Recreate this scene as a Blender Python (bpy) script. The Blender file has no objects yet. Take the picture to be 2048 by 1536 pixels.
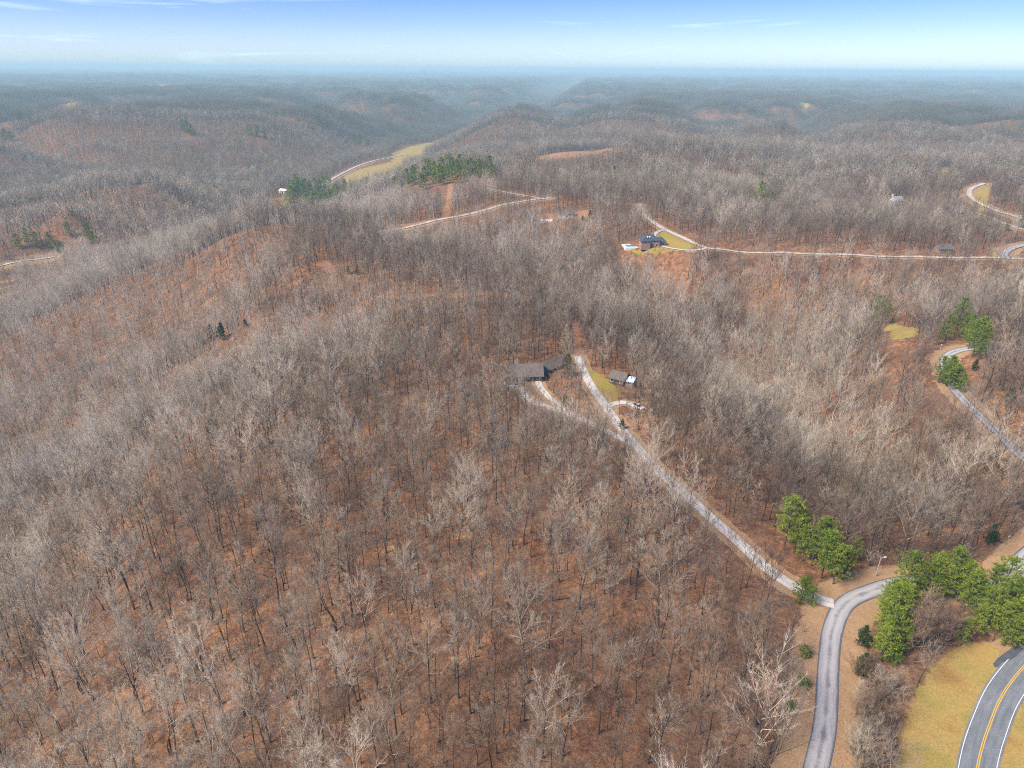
import bpy, math, random
import numpy as np
from mathutils import Matrix, Vector

# ------------------------------------------------------------------ camera, sky, sun, exposure
SC = bpy.context.scene
COL = SC.collection
CAM_H = 125.0
PITCH, ROLL = 24.75, 0.45            # degrees below the horizon / tilt of the picture
cam_d = bpy.data.cameras.new('camera')
cam_d.lens, cam_d.sensor_width = 24.0, 36.0
cam_d.clip_start, cam_d.clip_end = 1.0, 120000.0
cam = bpy.data.objects.new('camera', cam_d)
COL.objects.link(cam)
CAMR = Matrix.Rotation(math.radians(90 - PITCH), 3, 'X') @ Matrix.Rotation(math.radians(ROLL), 3, 'Z')
cam.matrix_world = Matrix.Translation((0, 0, CAM_H)) @ CAMR.to_4x4()
SC.camera = cam

SUN_EL, SUN_AZ = 47.0, 240.0         # azimuth clockwise from +Y (view direction): behind and to the left
world = bpy.data.worlds.new('World')
SC.world = world
world.use_nodes = True
WN, WL = world.node_tree.nodes, world.node_tree.links
WN.clear()
w_out = WN.new('ShaderNodeOutputWorld')
w_bg = WN.new('ShaderNodeBackground'); w_bg.inputs['Strength'].default_value = 0.05
w_sky = WN.new('ShaderNodeTexSky'); w_sky.sky_type = 'NISHITA'; w_sky.sun_disc = False
w_sky.sun_elevation = math.radians(SUN_EL); w_sky.sun_rotation = math.radians(SUN_AZ)
w_sky.altitude = 300; w_sky.air_density = 1.0; w_sky.dust_density = 0.6; w_sky.ozone_density = 1.5
w_tc = WN.new('ShaderNodeTexCoord')
w_sep = WN.new('ShaderNodeSeparateXYZ'); WL.new(w_tc.outputs['Generated'], w_sep.inputs[0])
w_map = WN.new('ShaderNodeMapRange'); w_map.inputs['From Min'].default_value = 0.0; w_map.inputs['From Max'].default_value = 0.10
WL.new(w_sep.outputs['Z'], w_map.inputs['Value'])
w_rmp = WN.new('ShaderNodeValToRGB'); WL.new(w_map.outputs[0], w_rmp.inputs[0])
_el = w_rmp.color_ramp.elements
_el[0].position = 0.0; _el[0].color = (0.52, 0.63, 0.84, 1)
_el[1].position = 1.0; _el[1].color = (0.19, 0.285, 0.70, 1)
for _p, _c in ((0.25, (0.45, 0.54, 0.84)), (0.55, (0.32, 0.41, 0.78)), (0.80, (0.235, 0.335, 0.74))):
    _e = _el.new(_p); _e.color = (*_c, 1)
w_mul = WN.new('ShaderNodeMix'); w_mul.data_type = 'RGBA'; w_mul.blend_type = 'MULTIPLY'; w_mul.inputs[0].default_value = 1.0
WL.new(w_sky.outputs[0], w_mul.inputs[6]); WL.new(w_rmp.outputs[0], w_mul.inputs[7])
# thin cirrus: streaks of noise on the sky's directions
w_cm = WN.new('ShaderNodeMapping'); w_cm.inputs['Scale'].default_value = (2.6, 2.6, 36.0); w_cm.inputs['Rotation'].default_value = (0.03, -0.05, 0.0)
w_cm.inputs['Location'].default_value = (3.1, 0.4, 0.6)
WL.new(w_tc.outputs['Generated'], w_cm.inputs[0])
w_cn = WN.new('ShaderNodeTexNoise'); w_cn.inputs['Scale'].default_value = 1.0; w_cn.inputs['Detail'].default_value = 7.0; w_cn.inputs['Roughness'].default_value = 0.55; w_cn.inputs['Distortion'].default_value = 0.6
WL.new(w_cm.outputs[0], w_cn.inputs['Vector'])
w_cr = WN.new('ShaderNodeMapRange'); w_cr.inputs['From Min'].default_value = 0.60; w_cr.inputs['From Max'].default_value = 0.80
w_cr.inputs['To Max'].default_value = 0.55
WL.new(w_cn.outputs[0], w_cr.inputs['Value'])
w_cx = WN.new('ShaderNodeMix'); w_cx.data_type = 'RGBA'
WL.new(w_cr.outputs[0], w_cx.inputs[0]); WL.new(w_mul.outputs[2], w_cx.inputs[6]); w_cx.inputs[7].default_value = (5.4, 6.1, 7.2, 1)
WL.new(w_cx.outputs[2], w_bg.inputs['Color']); WL.new(w_bg.outputs[0], w_out.inputs[0])

sun_d = bpy.data.lights.new('sun', 'SUN'); sun_d.energy = 1.5; sun_d.angle = math.radians(24); sun_d.color = (1.0, 0.90, 0.75)
sun = bpy.data.objects.new('sun', sun_d); COL.objects.link(sun)
_a, _e = math.radians(SUN_AZ), math.radians(SUN_EL)
sun.rotation_euler = Vector((math.sin(_a) * math.cos(_e), math.cos(_a) * math.cos(_e), math.sin(_e))).to_track_quat('Z', 'Y').to_euler()

SC.view_settings.view_transform = 'Standard'; SC.view_settings.look = 'None'
SC.view_settings.gamma = 1.0; SC.view_settings.use_curve_mapping = False
SC.view_settings.exposure = 2.5
SC.render.engine = 'CYCLES'
SC.cycles.max_bounces = 4; SC.cycles.diffuse_bounces = 2; SC.cycles.glossy_bounces = 1; SC.cycles.volume_bounces = 2
SC.cycles.transmission_bounces = 1; SC.cycles.transparent_max_bounces = 4
SC.cycles.use_denoising = False
SC.cycles.filter_width = 1.05
SC.cycles.sample_clamp_indirect = 1.0; SC.cycles.sample_clamp_direct = 4.0
SC.cycles.caustics_reflective = False; SC.cycles.caustics_refractive = False

rnd = random.Random(7)
RNG = np.random.default_rng(11)

# ------------------------------------------------------------------ noise and terrain height
_perm = np.random.default_rng(5).permutation(256)
_perm = np.concatenate([_perm, _perm, _perm])
_ga = np.random.default_rng(6).uniform(0, 2 * np.pi, 256)
_gx, _gy = np.cos(_ga), np.sin(_ga)
def perlin(x, y):
    x = np.asarray(x, float); y = np.asarray(y, float)
    xi = np.floor(x).astype(np.int64); yi = np.floor(y).astype(np.int64)
    xf, yf = x - xi, y - yi
    u = xf * xf * xf * (xf * (xf * 6 - 15) + 10); v = yf * yf * yf * (yf * (yf * 6 - 15) + 10)
    def g(ix, iy, dx, dy):
        h = _perm[_perm[ix & 255] + (iy & 255)]
        return _gx[h] * dx + _gy[h] * dy
    a = g(xi, yi, xf, yf); b = g(xi + 1, yi, xf - 1, yf)
    c = g(xi, yi + 1, xf, yf - 1); d = g(xi + 1, yi + 1, xf - 1, yf - 1)
    return ((a + (b - a) * u) * (1 - v) + (c + (d - c) * u) * v) * 1.5
def smooth(a, b, x):
    t = np.clip((x - a) / (b - a), 0, 1)
    return t * t * (3 - 2 * t)

CR = np.array(CAMR)
def ray(u, v):                                   # direction of the sight line through a point of the photograph
    d = CR @ np.array([(u - 1024) / 1365.333, -(v - 768) / 1365.333, -1.0])
    return d / np.linalg.norm(d)
def flat(u, v, z):                               # where that sight line meets the level z
    d = ray(u, v); t = (z - CAM_H) / d[2]
    return d[0] * t, d[1] * t

# spot heights read off the ridges, spurs and ravines of the photograph: (u, v, metres)
SPOTS = [
 (1000,1530,-2),(600,1530,-8),(200,1530,-22),(0,1535,-30),(0,1200,-40),(300,1200,-17),(600,1200,-6),(900,1200,0),(1200,1200,0),(1400,1350,-1),
 (1550,1300,0),(1200,1000,2),(1000,1000,0),(900,1000,-2),(600,1000,-8),(300,1000,-18),(100,1000,-40),
 (450,758,-22),(660,765,-13),(820,705,-7),(660,777,-37),(450,781,-53),(300,827,-61),(150,892,-71),(450,700,-52),(300,720,-62),(650,692,-31),(560,800,-14),(820,760,-5),(300,790,-27),(150,870,-38),(600,760,-16),(700,820,-9),(900,820,-3),(0,960,-58),
 (0,820,-74),(100,720,-74),(650,640,-30),(800,640,-14),(900,650,-6),
 (1000,700,1),(1050,760,2),(1155,714,3),(1150,640,4),(1000,592,3),(870,586,2),(740,548,2),(640,500,-2),(510,452,7),(560,458,5),(600,478,-1),(690,515,-3),
 (430,470,2),(360,500,-10),(600,520,2),(500,575,-7),(425,618,-18),(340,678,-36),(500,595,-34),(425,641,-50),(340,687,-62),(500,535,-22),(430,560,-34),(350,592,-48),(470,500,-8),(560,600,-16),(640,600,-12),(250,540,-30),(150,570,-46),(60,580,-60),(0,610,-66),(0,700,-70),(200,620,-54),
 (0,532,-72),(100,505,-72),(560,392,-68),(640,372,-66),(400,440,-60),
 (850,505,-20),(780,461,-8),(900,436,-5),(1000,412,-2),(1080,398,2),(1000,475,-16),(1100,430,-2),(1200,445,-2),(1280,402,6),(1300,440,2),
 (1410,497,0),(1550,505,0),(1700,509,0),(1850,513,0),(2040,517,0),(1300,490,-3),(1250,500,-8),(1100,520,-18),
 (1300,570,-30),(1500,575,-28),(1200,540,-16),(1700,590,-26),(1900,580,-18),(1500,650,-48),(1350,620,-30),(1440,700,-42),(1560,790,-44),(1345,738,-38),(1420,811,-43),(1500,872,-41),(1585,938,-36),(1330,690,-2),(1400,750,-3),(1480,820,-3),(1560,905,-4),
 (1650,900,-44),(1740,1000,-26),(1700,820,-22),(1620,720,-34),(1800,680,-5),(1760,655,-8),(1900,700,0),(1950,800,0),(2044,920,2),(2044,1050,2),
 (1900,950,-9),(1800,1080,-10),(1700,1120,-4),(1270,700,2),(1250,760,2),(1330,800,-2),(1330,950,2),(1500,1090,1),(1600,1000,-7),(1480,900,-1),
 (1640,1200,0),(1680,1215,0),(1740,1180,0),(1960,1190,0),(2044,1112,1),(1635,1530,-1),(1660,1320,0),(1960,1530,-3),(2040,1330,-3),(1900,1400,-2),
 (1790,400,2),(1960,385,2),(1700,400,-6),(1600,420,-10),(1540,375,-28),(1400,430,-6),(1450,380,-34),(1620,350,-8),(1800,440,-14),(1300,350,-8),(1150,370,-8),
 (600,440,-56),(600,416,-70),(640,428,-66),(690,402,-60),(560,412,-71),(625,402,-72),(540,430,-66),(660,384,-66),(640,455,-42),(700,470,-34),(868,345,-2),(920,352,-2),(965,357,-2),(740,385,-26),(820,372,-8),(900,400,-8),(820,410,-18),(720,420,-40),(690,345,-72),(800,309,-72),(610,385,-70),(780,335,-70),(150,430,-44),(300,360,-20),(120,380,-10),(850,300,-72),
 (1070,318,0),(1200,303,3),(1290,294,5),(1400,300,3),(1240,283,-25),(1120,300,-30),(1230,335,-40),(1050,345,-46),
 (1950,420,-2),(2040,330,2),(1900,340,-22),(1990,430,0),
]
_sp = np.array([(*flat(u, v, z), z) for u, v, z in SPOTS] + [(-60, 60, -6), (120, 50, -4), (-400, 60, -60), (420, 60, -10), (0, -200, -10), (-900, -300, -40), (900, -300, -40), (900, 900, -10), (800, 300, 0), (-1000, 500, -60)])
_sx, _sy, _sz = _sp[:, 0] / 500, _sp[:, 1] / 500, _sp[:, 2]
_n = len(_sp)
def _phi(r): return r
_A = np.zeros((_n + 3, _n + 3))
_A[:_n, :_n] = _phi(np.hypot(_sx[:, None] - _sx[None], _sy[:, None] - _sy[None])) - np.eye(_n) * 0.02
_A[:_n, _n] = 1; _A[:_n, _n + 1] = _sx; _A[:_n, _n + 2] = _sy
_A[_n:, :_n] = _A[:_n, _n:].T
_wt = np.linalg.solve(_A, np.concatenate([_sz, np.zeros(3)]))
CREEK = np.array([flat(u, v, -92) for u, v in ((-300, 640), (0, 530), (300, 450), (560, 392), (690, 345), (800, 305), (870, 280), (940, 262), (1010, 235), (1060, 215), (1100, 193), (1130, 178), (1180, 168))])
def poly_dist(x, y, P):
    best = np.full(np.shape(x), 1e18)
    for a, b in zip(P[:-1], P[1:]):
        dx, dy = b[0] - a[0], b[1] - a[1]
        t = np.clip(((x - a[0]) * dx + (y - a[1]) * dy) / (dx * dx + dy * dy + 1e-9), 0, 1)
        best = np.minimum(best, (x - a[0] - t * dx) ** 2 + (y - a[1] - t * dy) ** 2)
    return np.sqrt(best)
def z_base(x, y):
    x = np.asarray(x, float); y = np.asarray(y, float)
    r = np.hypot(x, y)
    wx = x + 160 * perlin(x / 900 + 3.3, y / 900); wy = y + 160 * perlin(x / 900, y / 900 + 7.7)
    n = perlin(wx / 980 + 0.37, wy / 980 + 0.21) + 0.42 * perlin(wx / 430 + 9.1, wy / 430 + 2.2)
    z = 8 - 82 * np.exp(-(n / 0.25) ** 2) - 26 * np.exp(-(perlin(wx / 330 + 4, wy / 330 + 1) / 0.22) ** 2)
    z = z + 16 * perlin(x / 3300, y / 3300 + 5) + 5 * perlin(x / 160, y / 160) + smooth(6000, 30000, r) * 40 * perlin(x / 9000 + 2, y / 9000)
    near = r < 2300
    if np.any(near):
        xn, yn = x[near] / 500, y[near] / 500
        zt = _wt[_n] + _wt[_n + 1] * xn + _wt[_n + 2] * yn
        for k in range(_n):
            zt = zt + _wt[k] * np.hypot(xn - _sx[k], yn - _sy[k])
        zt = np.where(zt < -6, -6 + (zt + 6) * 1.3, zt); zt = np.clip(zt, -100, 22); zt = zt + 12 * perlin(x[near] / 135 + 5, y[near] / 135) * np.clip(-zt / 30, 0, 1) * np.clip((zt + 97) / 20, 0, 1); zt = zt + 3.0 * perlin(x[near] / 90, y[near] / 90) * smooth(120, 350, r[near])
        w = 1 - smooth(1400, 2100, r[near])
        z[near] = z[near] * (1 - w) + zt * w
    far = r > 700
    if np.any(far):
        d = poly_dist(x[far], y[far], CREEK)
        g = (1 - smooth(60, 330, d)) * smooth(1150, 1700, r[far])
        z[far] = z[far] * (1 - g) + (-92) * g
    return z
def hit(u, v, f=None):                           # the ground point seen at a point of the photograph
    f = f or z_base
    d = ray(u, v)
    if d[2] > -0.003: d = ray(u, 150)
    t = np.concatenate([np.arange(60, 900, 3.0), np.geomspace(900, 40000, 900)])
    zr = CAM_H + d[2] * t
    g = f(d[0] * t, d[1] * t)
    k = np.nonzero(zr < g)[0]
    if len(k) == 0: t0 = (-20 - CAM_H) / d[2]
    elif k[0] == 0: t0 = t[0]
    else:
        k = k[0]; a0, a1 = zr[k - 1] - g[k - 1], zr[k] - g[k]
        t0 = t[k - 1] + (t[k] - t[k - 1]) * a0 / (a0 - a1)
    return d[0] * t0, d[1] * t0

def spline(P, step):                             # a smooth curve through points, as evenly spaced points
    P = np.array(P, float)
    Q = np.vstack([2 * P[0] - P[1], P, 2 * P[-1] - P[-2]])
    out = []
    for i in range(1, len(Q) - 2):
        p0, p1, p2, p3 = Q[i - 1], Q[i], Q[i + 1], Q[i + 2]
        m = max(2, int(np.linalg.norm(p2 - p1) / step))
        for t in np.linspace(0, 1, m, endpoint=False):
            out.append(0.5 * (2 * p1 + (p2 - p0) * t + (2 * p0 - 5 * p1 + 4 * p2 - p3) * t * t + (3 * p1 - p0 - 3 * p2 + p3) * t ** 3))
    out.append(P[-1])
    out = np.array(out)
    for _ in range(2):
        out[1:-1] = (out[:-2] + 2 * out[1:-1] + out[2:]) / 4
    return out

# roads as seen in the photograph: name -> (points, width, tree clearance beyond the edge, spacing)
ROADS = {}
def road(name, pts, width, clear, step=3.0, verge=0.0):
    C = spline([hit(u, v) for u, v in pts], step)
    z = z_base(C[:, 0], C[:, 1])
    k = max(3, int(30 / step)) | 1
    zp = np.pad(z, k // 2, mode='edge')
    z = np.convolve(zp, np.ones(k) / k, 'valid')
    ROADS[name] = dict(C=C, z=z, w=width, clear=clear, verge=verge)
road('main_road', [(1944,1640),(1948,1590),(1954,1536),(1965,1490),(1979,1450),(2004,1391),(2046,1336),(2100,1288),(2170,1240)], 7.0, 9, 2.0, 5)
road('side_lane', [(1610,1640),(1632,1536),(1650,1450),(1657,1325),(1664,1264),(1680,1219),(1702,1197),(1741,1181),(1790,1169),(1850,1166),(1910,1174),(1962,1194),(2005,1230),(2062,1285),(2110,1320)], 4.7, 5.0, 2.0, 6)
road('upper_lane', [(1955,1192),(1978,1178),(2004,1160),(2048,1114),(2110,1060),(2140,1000),(2110,955),(2048,915),(2000,870),(1945,815),(1912,785),(1893,752),(1889,725),(1898,708),(1920,699),(1960,694),(2010,690)], 4.6, 3.0, 2.0, 4)
road('gravel_driveway', [(1668,1207),(1640,1200),(1585,1171),(1535,1137),(1480,1085),(1420,1035),(1370,988),(1320,945),(1272,892),(1243,858),(1210,811),(1181,770),(1164,735),(1156,712)], 3.7, 2.3, 2.0, 2)
road('cabin_driveway', [(1272,893),(1231,872),(1187,849),(1134,826),(1087,812),(1058,802),(1043,779),(1005,766)], 2.8, 1.6, 2.0, 1)
road('loop_driveway', [(1128,822),(1093,790),(1078,770),(1079,749),(1118,724)], 2.8, 1.4, 2.0, 1)
road('house_driveway', [(1212,814),(1230,807),(1252,804),(1278,818)], 3.2, 1.2, 2.0, 1)
road('ridge_road', [(2120,522),(2040,517),(1960,516),(1850,513),(1700,509),(1550,505),(1450,500),(1410,496),(1370,478),(1330,460),(1300,440),(1286,424),(1280,408)], 4.4, 2.6, 3.0, 2.5)
road('pool_house_driveway', [(1412,499),(1385,504),(1350,501),(1325,494),(1312,484),(1308,472),(1318,464),(1328,461)], 3.6, 2.0, 2.0, 2)
road('hill_road', [(1100,396),(1060,401),(1000,412),(900,436),(830,452),(770,462)], 4.6, 6.0, 3.0, 6)
road('hill_track', [(1082,399),(1050,392),(1010,385),(975,378)], 4.0, 4.0, 3.0, 4)
road('valley_road', [(640,374),(660,362),(690,345),(720,331),(760,319),(808,310)], 6.5, 9.0, 4.0, 8)
road('bend_road', [(2100,455),(2048,440),(1985,420),(1950,402),(1938,388),(1945,376),(1968,367)], 5.0, 4.0, 3.0, 8)
road('lower_bend_road', [(2045,460),(2000,445),(1960,430),(1895,410)], 5.0, 5.0, 3.0, 5)
road('spur_road', [(2012,518),(2008,508),(2022,497),(2060,488)], 6.0, 4.0, 3.0, 6)
road('left_valley_road', [(-40,545),(0,532),(60,520),(110,512)], 5.0, 6.0, 4.0, 8)

_names = list(ROADS)
for _i, _a in enumerate(_names):                 # where two roads meet, the later one takes the earlier one's height
    for _b in _names[_i + 1:]:
        A_, B_ = ROADS[_a], ROADS[_b]
        for _end in (0, -1):
            d = np.hypot(*(A_['C'] - B_['C'][_end]).T); k = d.argmin()
            if d[k] < 14:
                s_ = np.hypot(*(B_['C'] - B_['C'][_end]).T)
                B_['z'] = B_['z'] + (A_['z'][k] - B_['z'][_end]) * (1 - smooth(6, 45, s_))
def z_ground(x, y):
    x = np.asarray(x, float); y = np.asarray(y, float)
    z = z_base(x, y)
    sw = np.zeros(x.shape); sz = np.zeros(x.shape); edge = np.full(x.shape, 1e9)
    for R in ROADS.values():
        C, zz, hw = R['C'], R['z'], R['w'] / 2
        m = (x > C[:, 0].min() - 25) & (x < C[:, 0].max() + 25) & (y > C[:, 1].min() - 25) & (y < C[:, 1].max() + 25)
        if not np.any(m): continue
        xs, ys = x[m], y[m]
        bd = np.full(xs.shape, 1e18); bz = np.zeros(xs.shape)
        for i in range(len(C) - 1):
            a, b = C[i], C[i + 1]; dx, dy = b - a
            t = np.clip(((xs - a[0]) * dx + (ys - a[1]) * dy) / (dx * dx + dy * dy + 1e-9), 0, 1)
            d = (xs - a[0] - t * dx) ** 2 + (ys - a[1] - t * dy) ** 2
            k = d < bd
            bd[k] = d[k]; bz[k] = (zz[i] + (zz[i + 1] - zz[i]) * t)[k]
        d = np.sqrt(bd); w = 1 / (np.maximum(d - hw - 1.0, 0) + 0.15) ** 4 + 1e-12
        sw[m] += w; sz[m] += w * bz; edge[m] = np.minimum(edge[m], d - hw)
    g = 1 - smooth(2.5, 12, edge)
    return np.where(g > 0, z * (1 - g) + np.divide(sz, sw, out=np.zeros_like(sz), where=sw > 0) * g, z)
def zg(x, y): return float(z_ground(np.array([x]), np.array([y]))[0])

# open ground of the photograph as polygons on the terrain
def poly(pts): return np.array([hit(u, v) for u, v in pts])
def inside(x, y, P):
    r = np.zeros(np.shape(x), bool)
    for a, b in zip(P, np.roll(P, -1, 0)):
        c = ((a[1] > y) != (b[1] > y)) & (x < (b[0] - a[0]) * (y - a[1]) / (b[1] - a[1] + 1e-12) + a[0])
        r ^= c
    return r
def floor(pts): return np.array([flat(u, v, -92) for u, v in pts])
AREAS = {
 'field': [poly([(1775,1680),(1790,1536),(1800,1470),(1825,1405),(1845,1355),(1885,1312),(1935,1282),(1990,1288),(2004,1312),(1990,1340),(1965,1385),(1940,1460),(1915,1536),(1900,1680)]),
           poly([(1990,1680),(1990,1536),(2006,1460),(2036,1400),(2090,1350),(2150,1400),(2150,1680)]),
           poly([(688,352),(720,338),(790,322),(812,322),(790,333),(730,350),(690,362)]), poly([(780,308),(825,291),(880,281),(886,288),(830,305),(796,313)]), floor([(880,277),(910,268),(946,257),(951,262),(918,276),(886,285)]),
           poly([(1768,652),(1790,646),(1828,655),(1838,672),(1800,680),(1780,678)]), poly([(540,398),(575,388),(584,396),(560,410),(535,408)]),
           poly([(1945,395),(1955,380),(1985,366),(1980,385),(1968,402),(1955,405)]), poly([(1870,345),(1890,335),(1905,336),(1885,350)]),
           poly([(130,205),(165,198),(168,202),(135,209)]), poly([(250,196),(300,191),(335,194),(300,196)]), floor([(985,247),(1040,227),(1044,230),(990,251)]), floor([(1066,214),(1108,190),(1118,193),(1076,217)]), poly([(1590,206),(1620,204),(1618,208)]),
           poly([(840,302),(800,312),(806,316),(850,306)]), poly([(-60,545),(-60,538),(20,534),(60,527),(30,537),(0,542)])],
 'lawn': [poly([(1165,740),(1182,738),(1205,752),(1228,768),(1240,790),(1232,806),(1212,806),(1190,775)]),
          poly([(1312,466),(1330,463),(1360,478),(1400,494),(1370,502),(1335,498),(1316,486)]), poly([(1262,500),(1330,502),(1380,508),(1330,512),(1265,508)])],
 'bare': [poly([(1070,320),(1070,316),(1200,300),(1290,290),(1402,297),(1402,302),(1290,297),(1200,306)]), poly([(897,366),(908,366),(898,438),(882,442)]),
          poly([(1146,645),(1158,645),(1166,700),(1150,712)]), poly([(780,588),(900,586),(1060,594),(1060,602),(900,597),(780,596)]), poly([(770,452),(850,440),(860,446),(775,460)]),
          poly([(1240,494),(1262,488),(1275,498),(1262,503)]), poly([(1068,430),(1110,426),(1180,420),(1178,432),(1130,440),(1075,440)]), poly([(628,528),(650,520),(680,543),(662,549)])],
}
def road_dist(x, y, R): return poly_dist(x, y, R['C'])

# ------------------------------------------------------------------ small helpers
def tag(o, label=None, cat=None, group=None, kind=None):
    if label: o['label'] = label
    if cat: o['category'] = cat
    if group: o['group'] = group
    if kind: o['kind'] = kind
    return o
def link(o, parent=None):
    COL.objects.link(o)
    if parent is not None: o.parent = parent
    return o
def empty(name, loc, rz=0.0):
    o = bpy.data.objects.new(name, None); o.location = loc; o.rotation_euler = (0, 0, rz); o.empty_display_size = 0.5
    return link(o)
def mesh_from(name, V, F, mats):
    me = bpy.data.meshes.new(name)
    V = np.asarray(V, np.float32); F = np.asarray(F, np.int32)
    k = F.shape[1]
    me.vertices.add(len(V)); me.vertices.foreach_set('co', V.ravel())
    me.loops.add(F.size); me.loops.foreach_set('vertex_index', F.ravel())
    me.polygons.add(len(F)); me.polygons.foreach_set('loop_start', np.arange(0, F.size, k, dtype=np.int32))
    me.update(calc_edges=True)
    for m in (mats if isinstance(mats, (list, tuple)) else [mats]): me.materials.append(m)
    return me
class MB:                                        # collects shapes for one mesh
    def __init__(s): s.v, s.f = [], []
    def box(s, x0, y0, z0, x1, y1, z1):
        b = len(s.v)
        s.v += [(x0, y0, z0), (x1, y0, z0), (x1, y1, z0), (x0, y1, z0), (x0, y0, z1), (x1, y0, z1), (x1, y1, z1), (x0, y1, z1)]
        s.f += [tuple(b + i for i in q) for q in ((3, 2, 1, 0), (4, 5, 6, 7), (0, 1, 5, 4), (1, 2, 6, 5), (2, 3, 7, 6), (3, 0, 4, 7))]; return s
    def hull(s, bottom, top):                    # two loops of equal length -> closed prism
        b = len(s.v); n = len(bottom); s.v += list(bottom) + list(top)
        s.f.append(tuple(b + i for i in reversed(range(n)))); s.f.append(tuple(b + n + i for i in range(n)))
        for i in range(n): s.f.append((b + i, b + (i + 1) % n, b + n + (i + 1) % n, b + n + i))
        return s
    def tube(s, P, R, k=8, cap=True):
        P = [Vector(p) for p in P]; b0 = len(s.v)
        for i, p in enumerate(P):
            t = (P[min(i + 1, len(P) - 1)] - P[max(i - 1, 0)]).normalized()
            a = t.cross(Vector((0, 0, 1)) if abs(t.z) < 0.9 else Vector((1, 0, 0))).normalized(); c = t.cross(a)
            for j in range(k):
                q = 2 * math.pi * j / k
                s.v.append(tuple(p + (a * math.cos(q) + c * math.sin(q)) * R[i]))
            if i:
                for j in range(k):
                    l = b0 + (i - 1) * k; s.f.append((l + j, l + (j + 1) % k, l + k + (j + 1) % k, l + k + j))
        if cap:
            s.f.append(tuple(b0 + j for j in reversed(range(k)))); s.f.append(tuple(b0 + (len(P) - 1) * k + j for j in range(k)))
        return s
    def build(s, name, mat, parent=None, shade=False, loc=(0, 0, 0), rz=0.0):
        me = bpy.data.meshes.new(name); me.from_pydata(s.v, [], s.f); me.materials.append(mat); me.update()
        if shade: me.polygons.foreach_set('use_smooth', [True] * len(me.polygons))
        o = bpy.data.objects.new(name, me); o.location = loc; o.rotation_euler = (0, 0, rz)
        return link(o, parent)

# ------------------------------------------------------------------ materials
def mat(name, rough=0.9):
    m = bpy.data.materials.new(name); m.use_nodes = True
    b = m.node_tree.nodes['Principled BSDF']; b.inputs['Roughness'].default_value = rough
    b.inputs['Specular IOR Level'].default_value = 0.25
    return m, m.node_tree.nodes, m.node_tree.links, b
def noise(N, L, scale, detail=3.0, rough=0.6, vec=None):
    n = N.new('ShaderNodeTexNoise'); n.inputs['Scale'].default_value = scale; n.inputs['Detail'].default_value = detail; n.inputs['Roughness'].default_value = rough
    if vec is not None: L.new(vec, n.inputs['Vector'])
    return n.outputs[0]
def ramp(N, L, fac, stops):
    r = N.new('ShaderNodeValToRGB'); L.new(fac, r.inputs[0]); e = r.color_ramp.elements
    e[0].position, e[0].color = stops[0][0], (*stops[0][1], 1); e[1].position, e[1].color = stops[-1][0], (*stops[-1][1], 1)
    for p, c in stops[1:-1]:
        q = e.new(p); q.color = (*c, 1)
    return r.outputs[0]
def mix(N, L, fac, a, b, mode='MIX'):
    m = N.new('ShaderNodeMix'); m.data_type = 'RGBA'; m.blend_type = mode
    for s, i in ((fac, 0), (a, 6), (b, 7)):
        if hasattr(s, 'is_output'): L.new(s, m.inputs[i])
        else: m.inputs[i].default_value = s if i == 0 else (*s, 1)
    return m.outputs[2]
def plain(name, c1, c2, scale=1.5, rough=0.85, bump=0.0):
    m, N, L, b = mat(name, rough)
    tc = N.new('ShaderNodeTexCoord')
    f = noise(N, L, scale, 5.0, 0.65, tc.outputs['Object'])
    L.new(ramp(N, L, f, [(0.3, c1), (0.7, c2)]), b.inputs['Base Color'])
    if bump:
        bp = N.new('ShaderNodeBump'); bp.inputs['Strength'].default_value = bump; L.new(f, bp.inputs['Height']); L.new(bp.outputs[0], b.inputs['Normal'])
    return m
def random_tint(name, stops, rough=0.95, wood=None):
    m, N, L, b = mat(name, rough)
    oi = N.new('ShaderNodeObjectInfo')
    c = ramp(N, L, oi.outputs['Random'], stops)
    tc = N.new('ShaderNodeTexCoord')
    f = noise(N, L, 0.6, 3.0, 0.6, tc.outputs['Object'])
    c = mix(N, L, 1.0, c, ramp(N, L, f, [(0.3, (0.72, 0.72, 0.72)), (0.7, (1.25, 1.25, 1.25))]), 'MULTIPLY')
    L.new(c, b.inputs['Base Color']); b.inputs['Specular IOR Level'].default_value = 0.1
    return m
M_TWIG = random_tint('bare_twigs', [(0.0, (0.11, 0.085, 0.060)), (0.2, (0.215, 0.172, 0.125)), (0.5, (0.315, 0.258, 0.19)), (0.72, (0.23, 0.204, 0.165)), (1.0, (0.47, 0.395, 0.30))])
M_TWIG_PALE = random_tint('pale_twigs', [(0.0, (0.31, 0.257, 0.188)), (1.0, (0.56, 0.483, 0.375))])
M_TWIG_RED = random_tint('reddish_twigs', [(0.0, (0.145, 0.092, 0.062)), (1.0, (0.265, 0.18, 0.122))])
M_WOODMASS_SHADED = random_tint('shaded_twigs_and_bark', [(0.0, (0.095, 0.085, 0.064)), (0.5, (0.135, 0.122, 0.094)), (1.0, (0.175, 0.158, 0.125))])  # twig and bark mix, darkened: far canopy shading is put into the colour
M_BARK = random_tint('tree_bark', [(0.0, (0.036, 0.031, 0.027)), (0.5, (0.06, 0.053, 0.046)), (1.0, (0.105, 0.096, 0.085))])
M_BARK_PALE = random_tint('pale_bark', [(0.0, (0.34, 0.325, 0.29)), (1.0, (0.46, 0.44, 0.40))])
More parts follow.
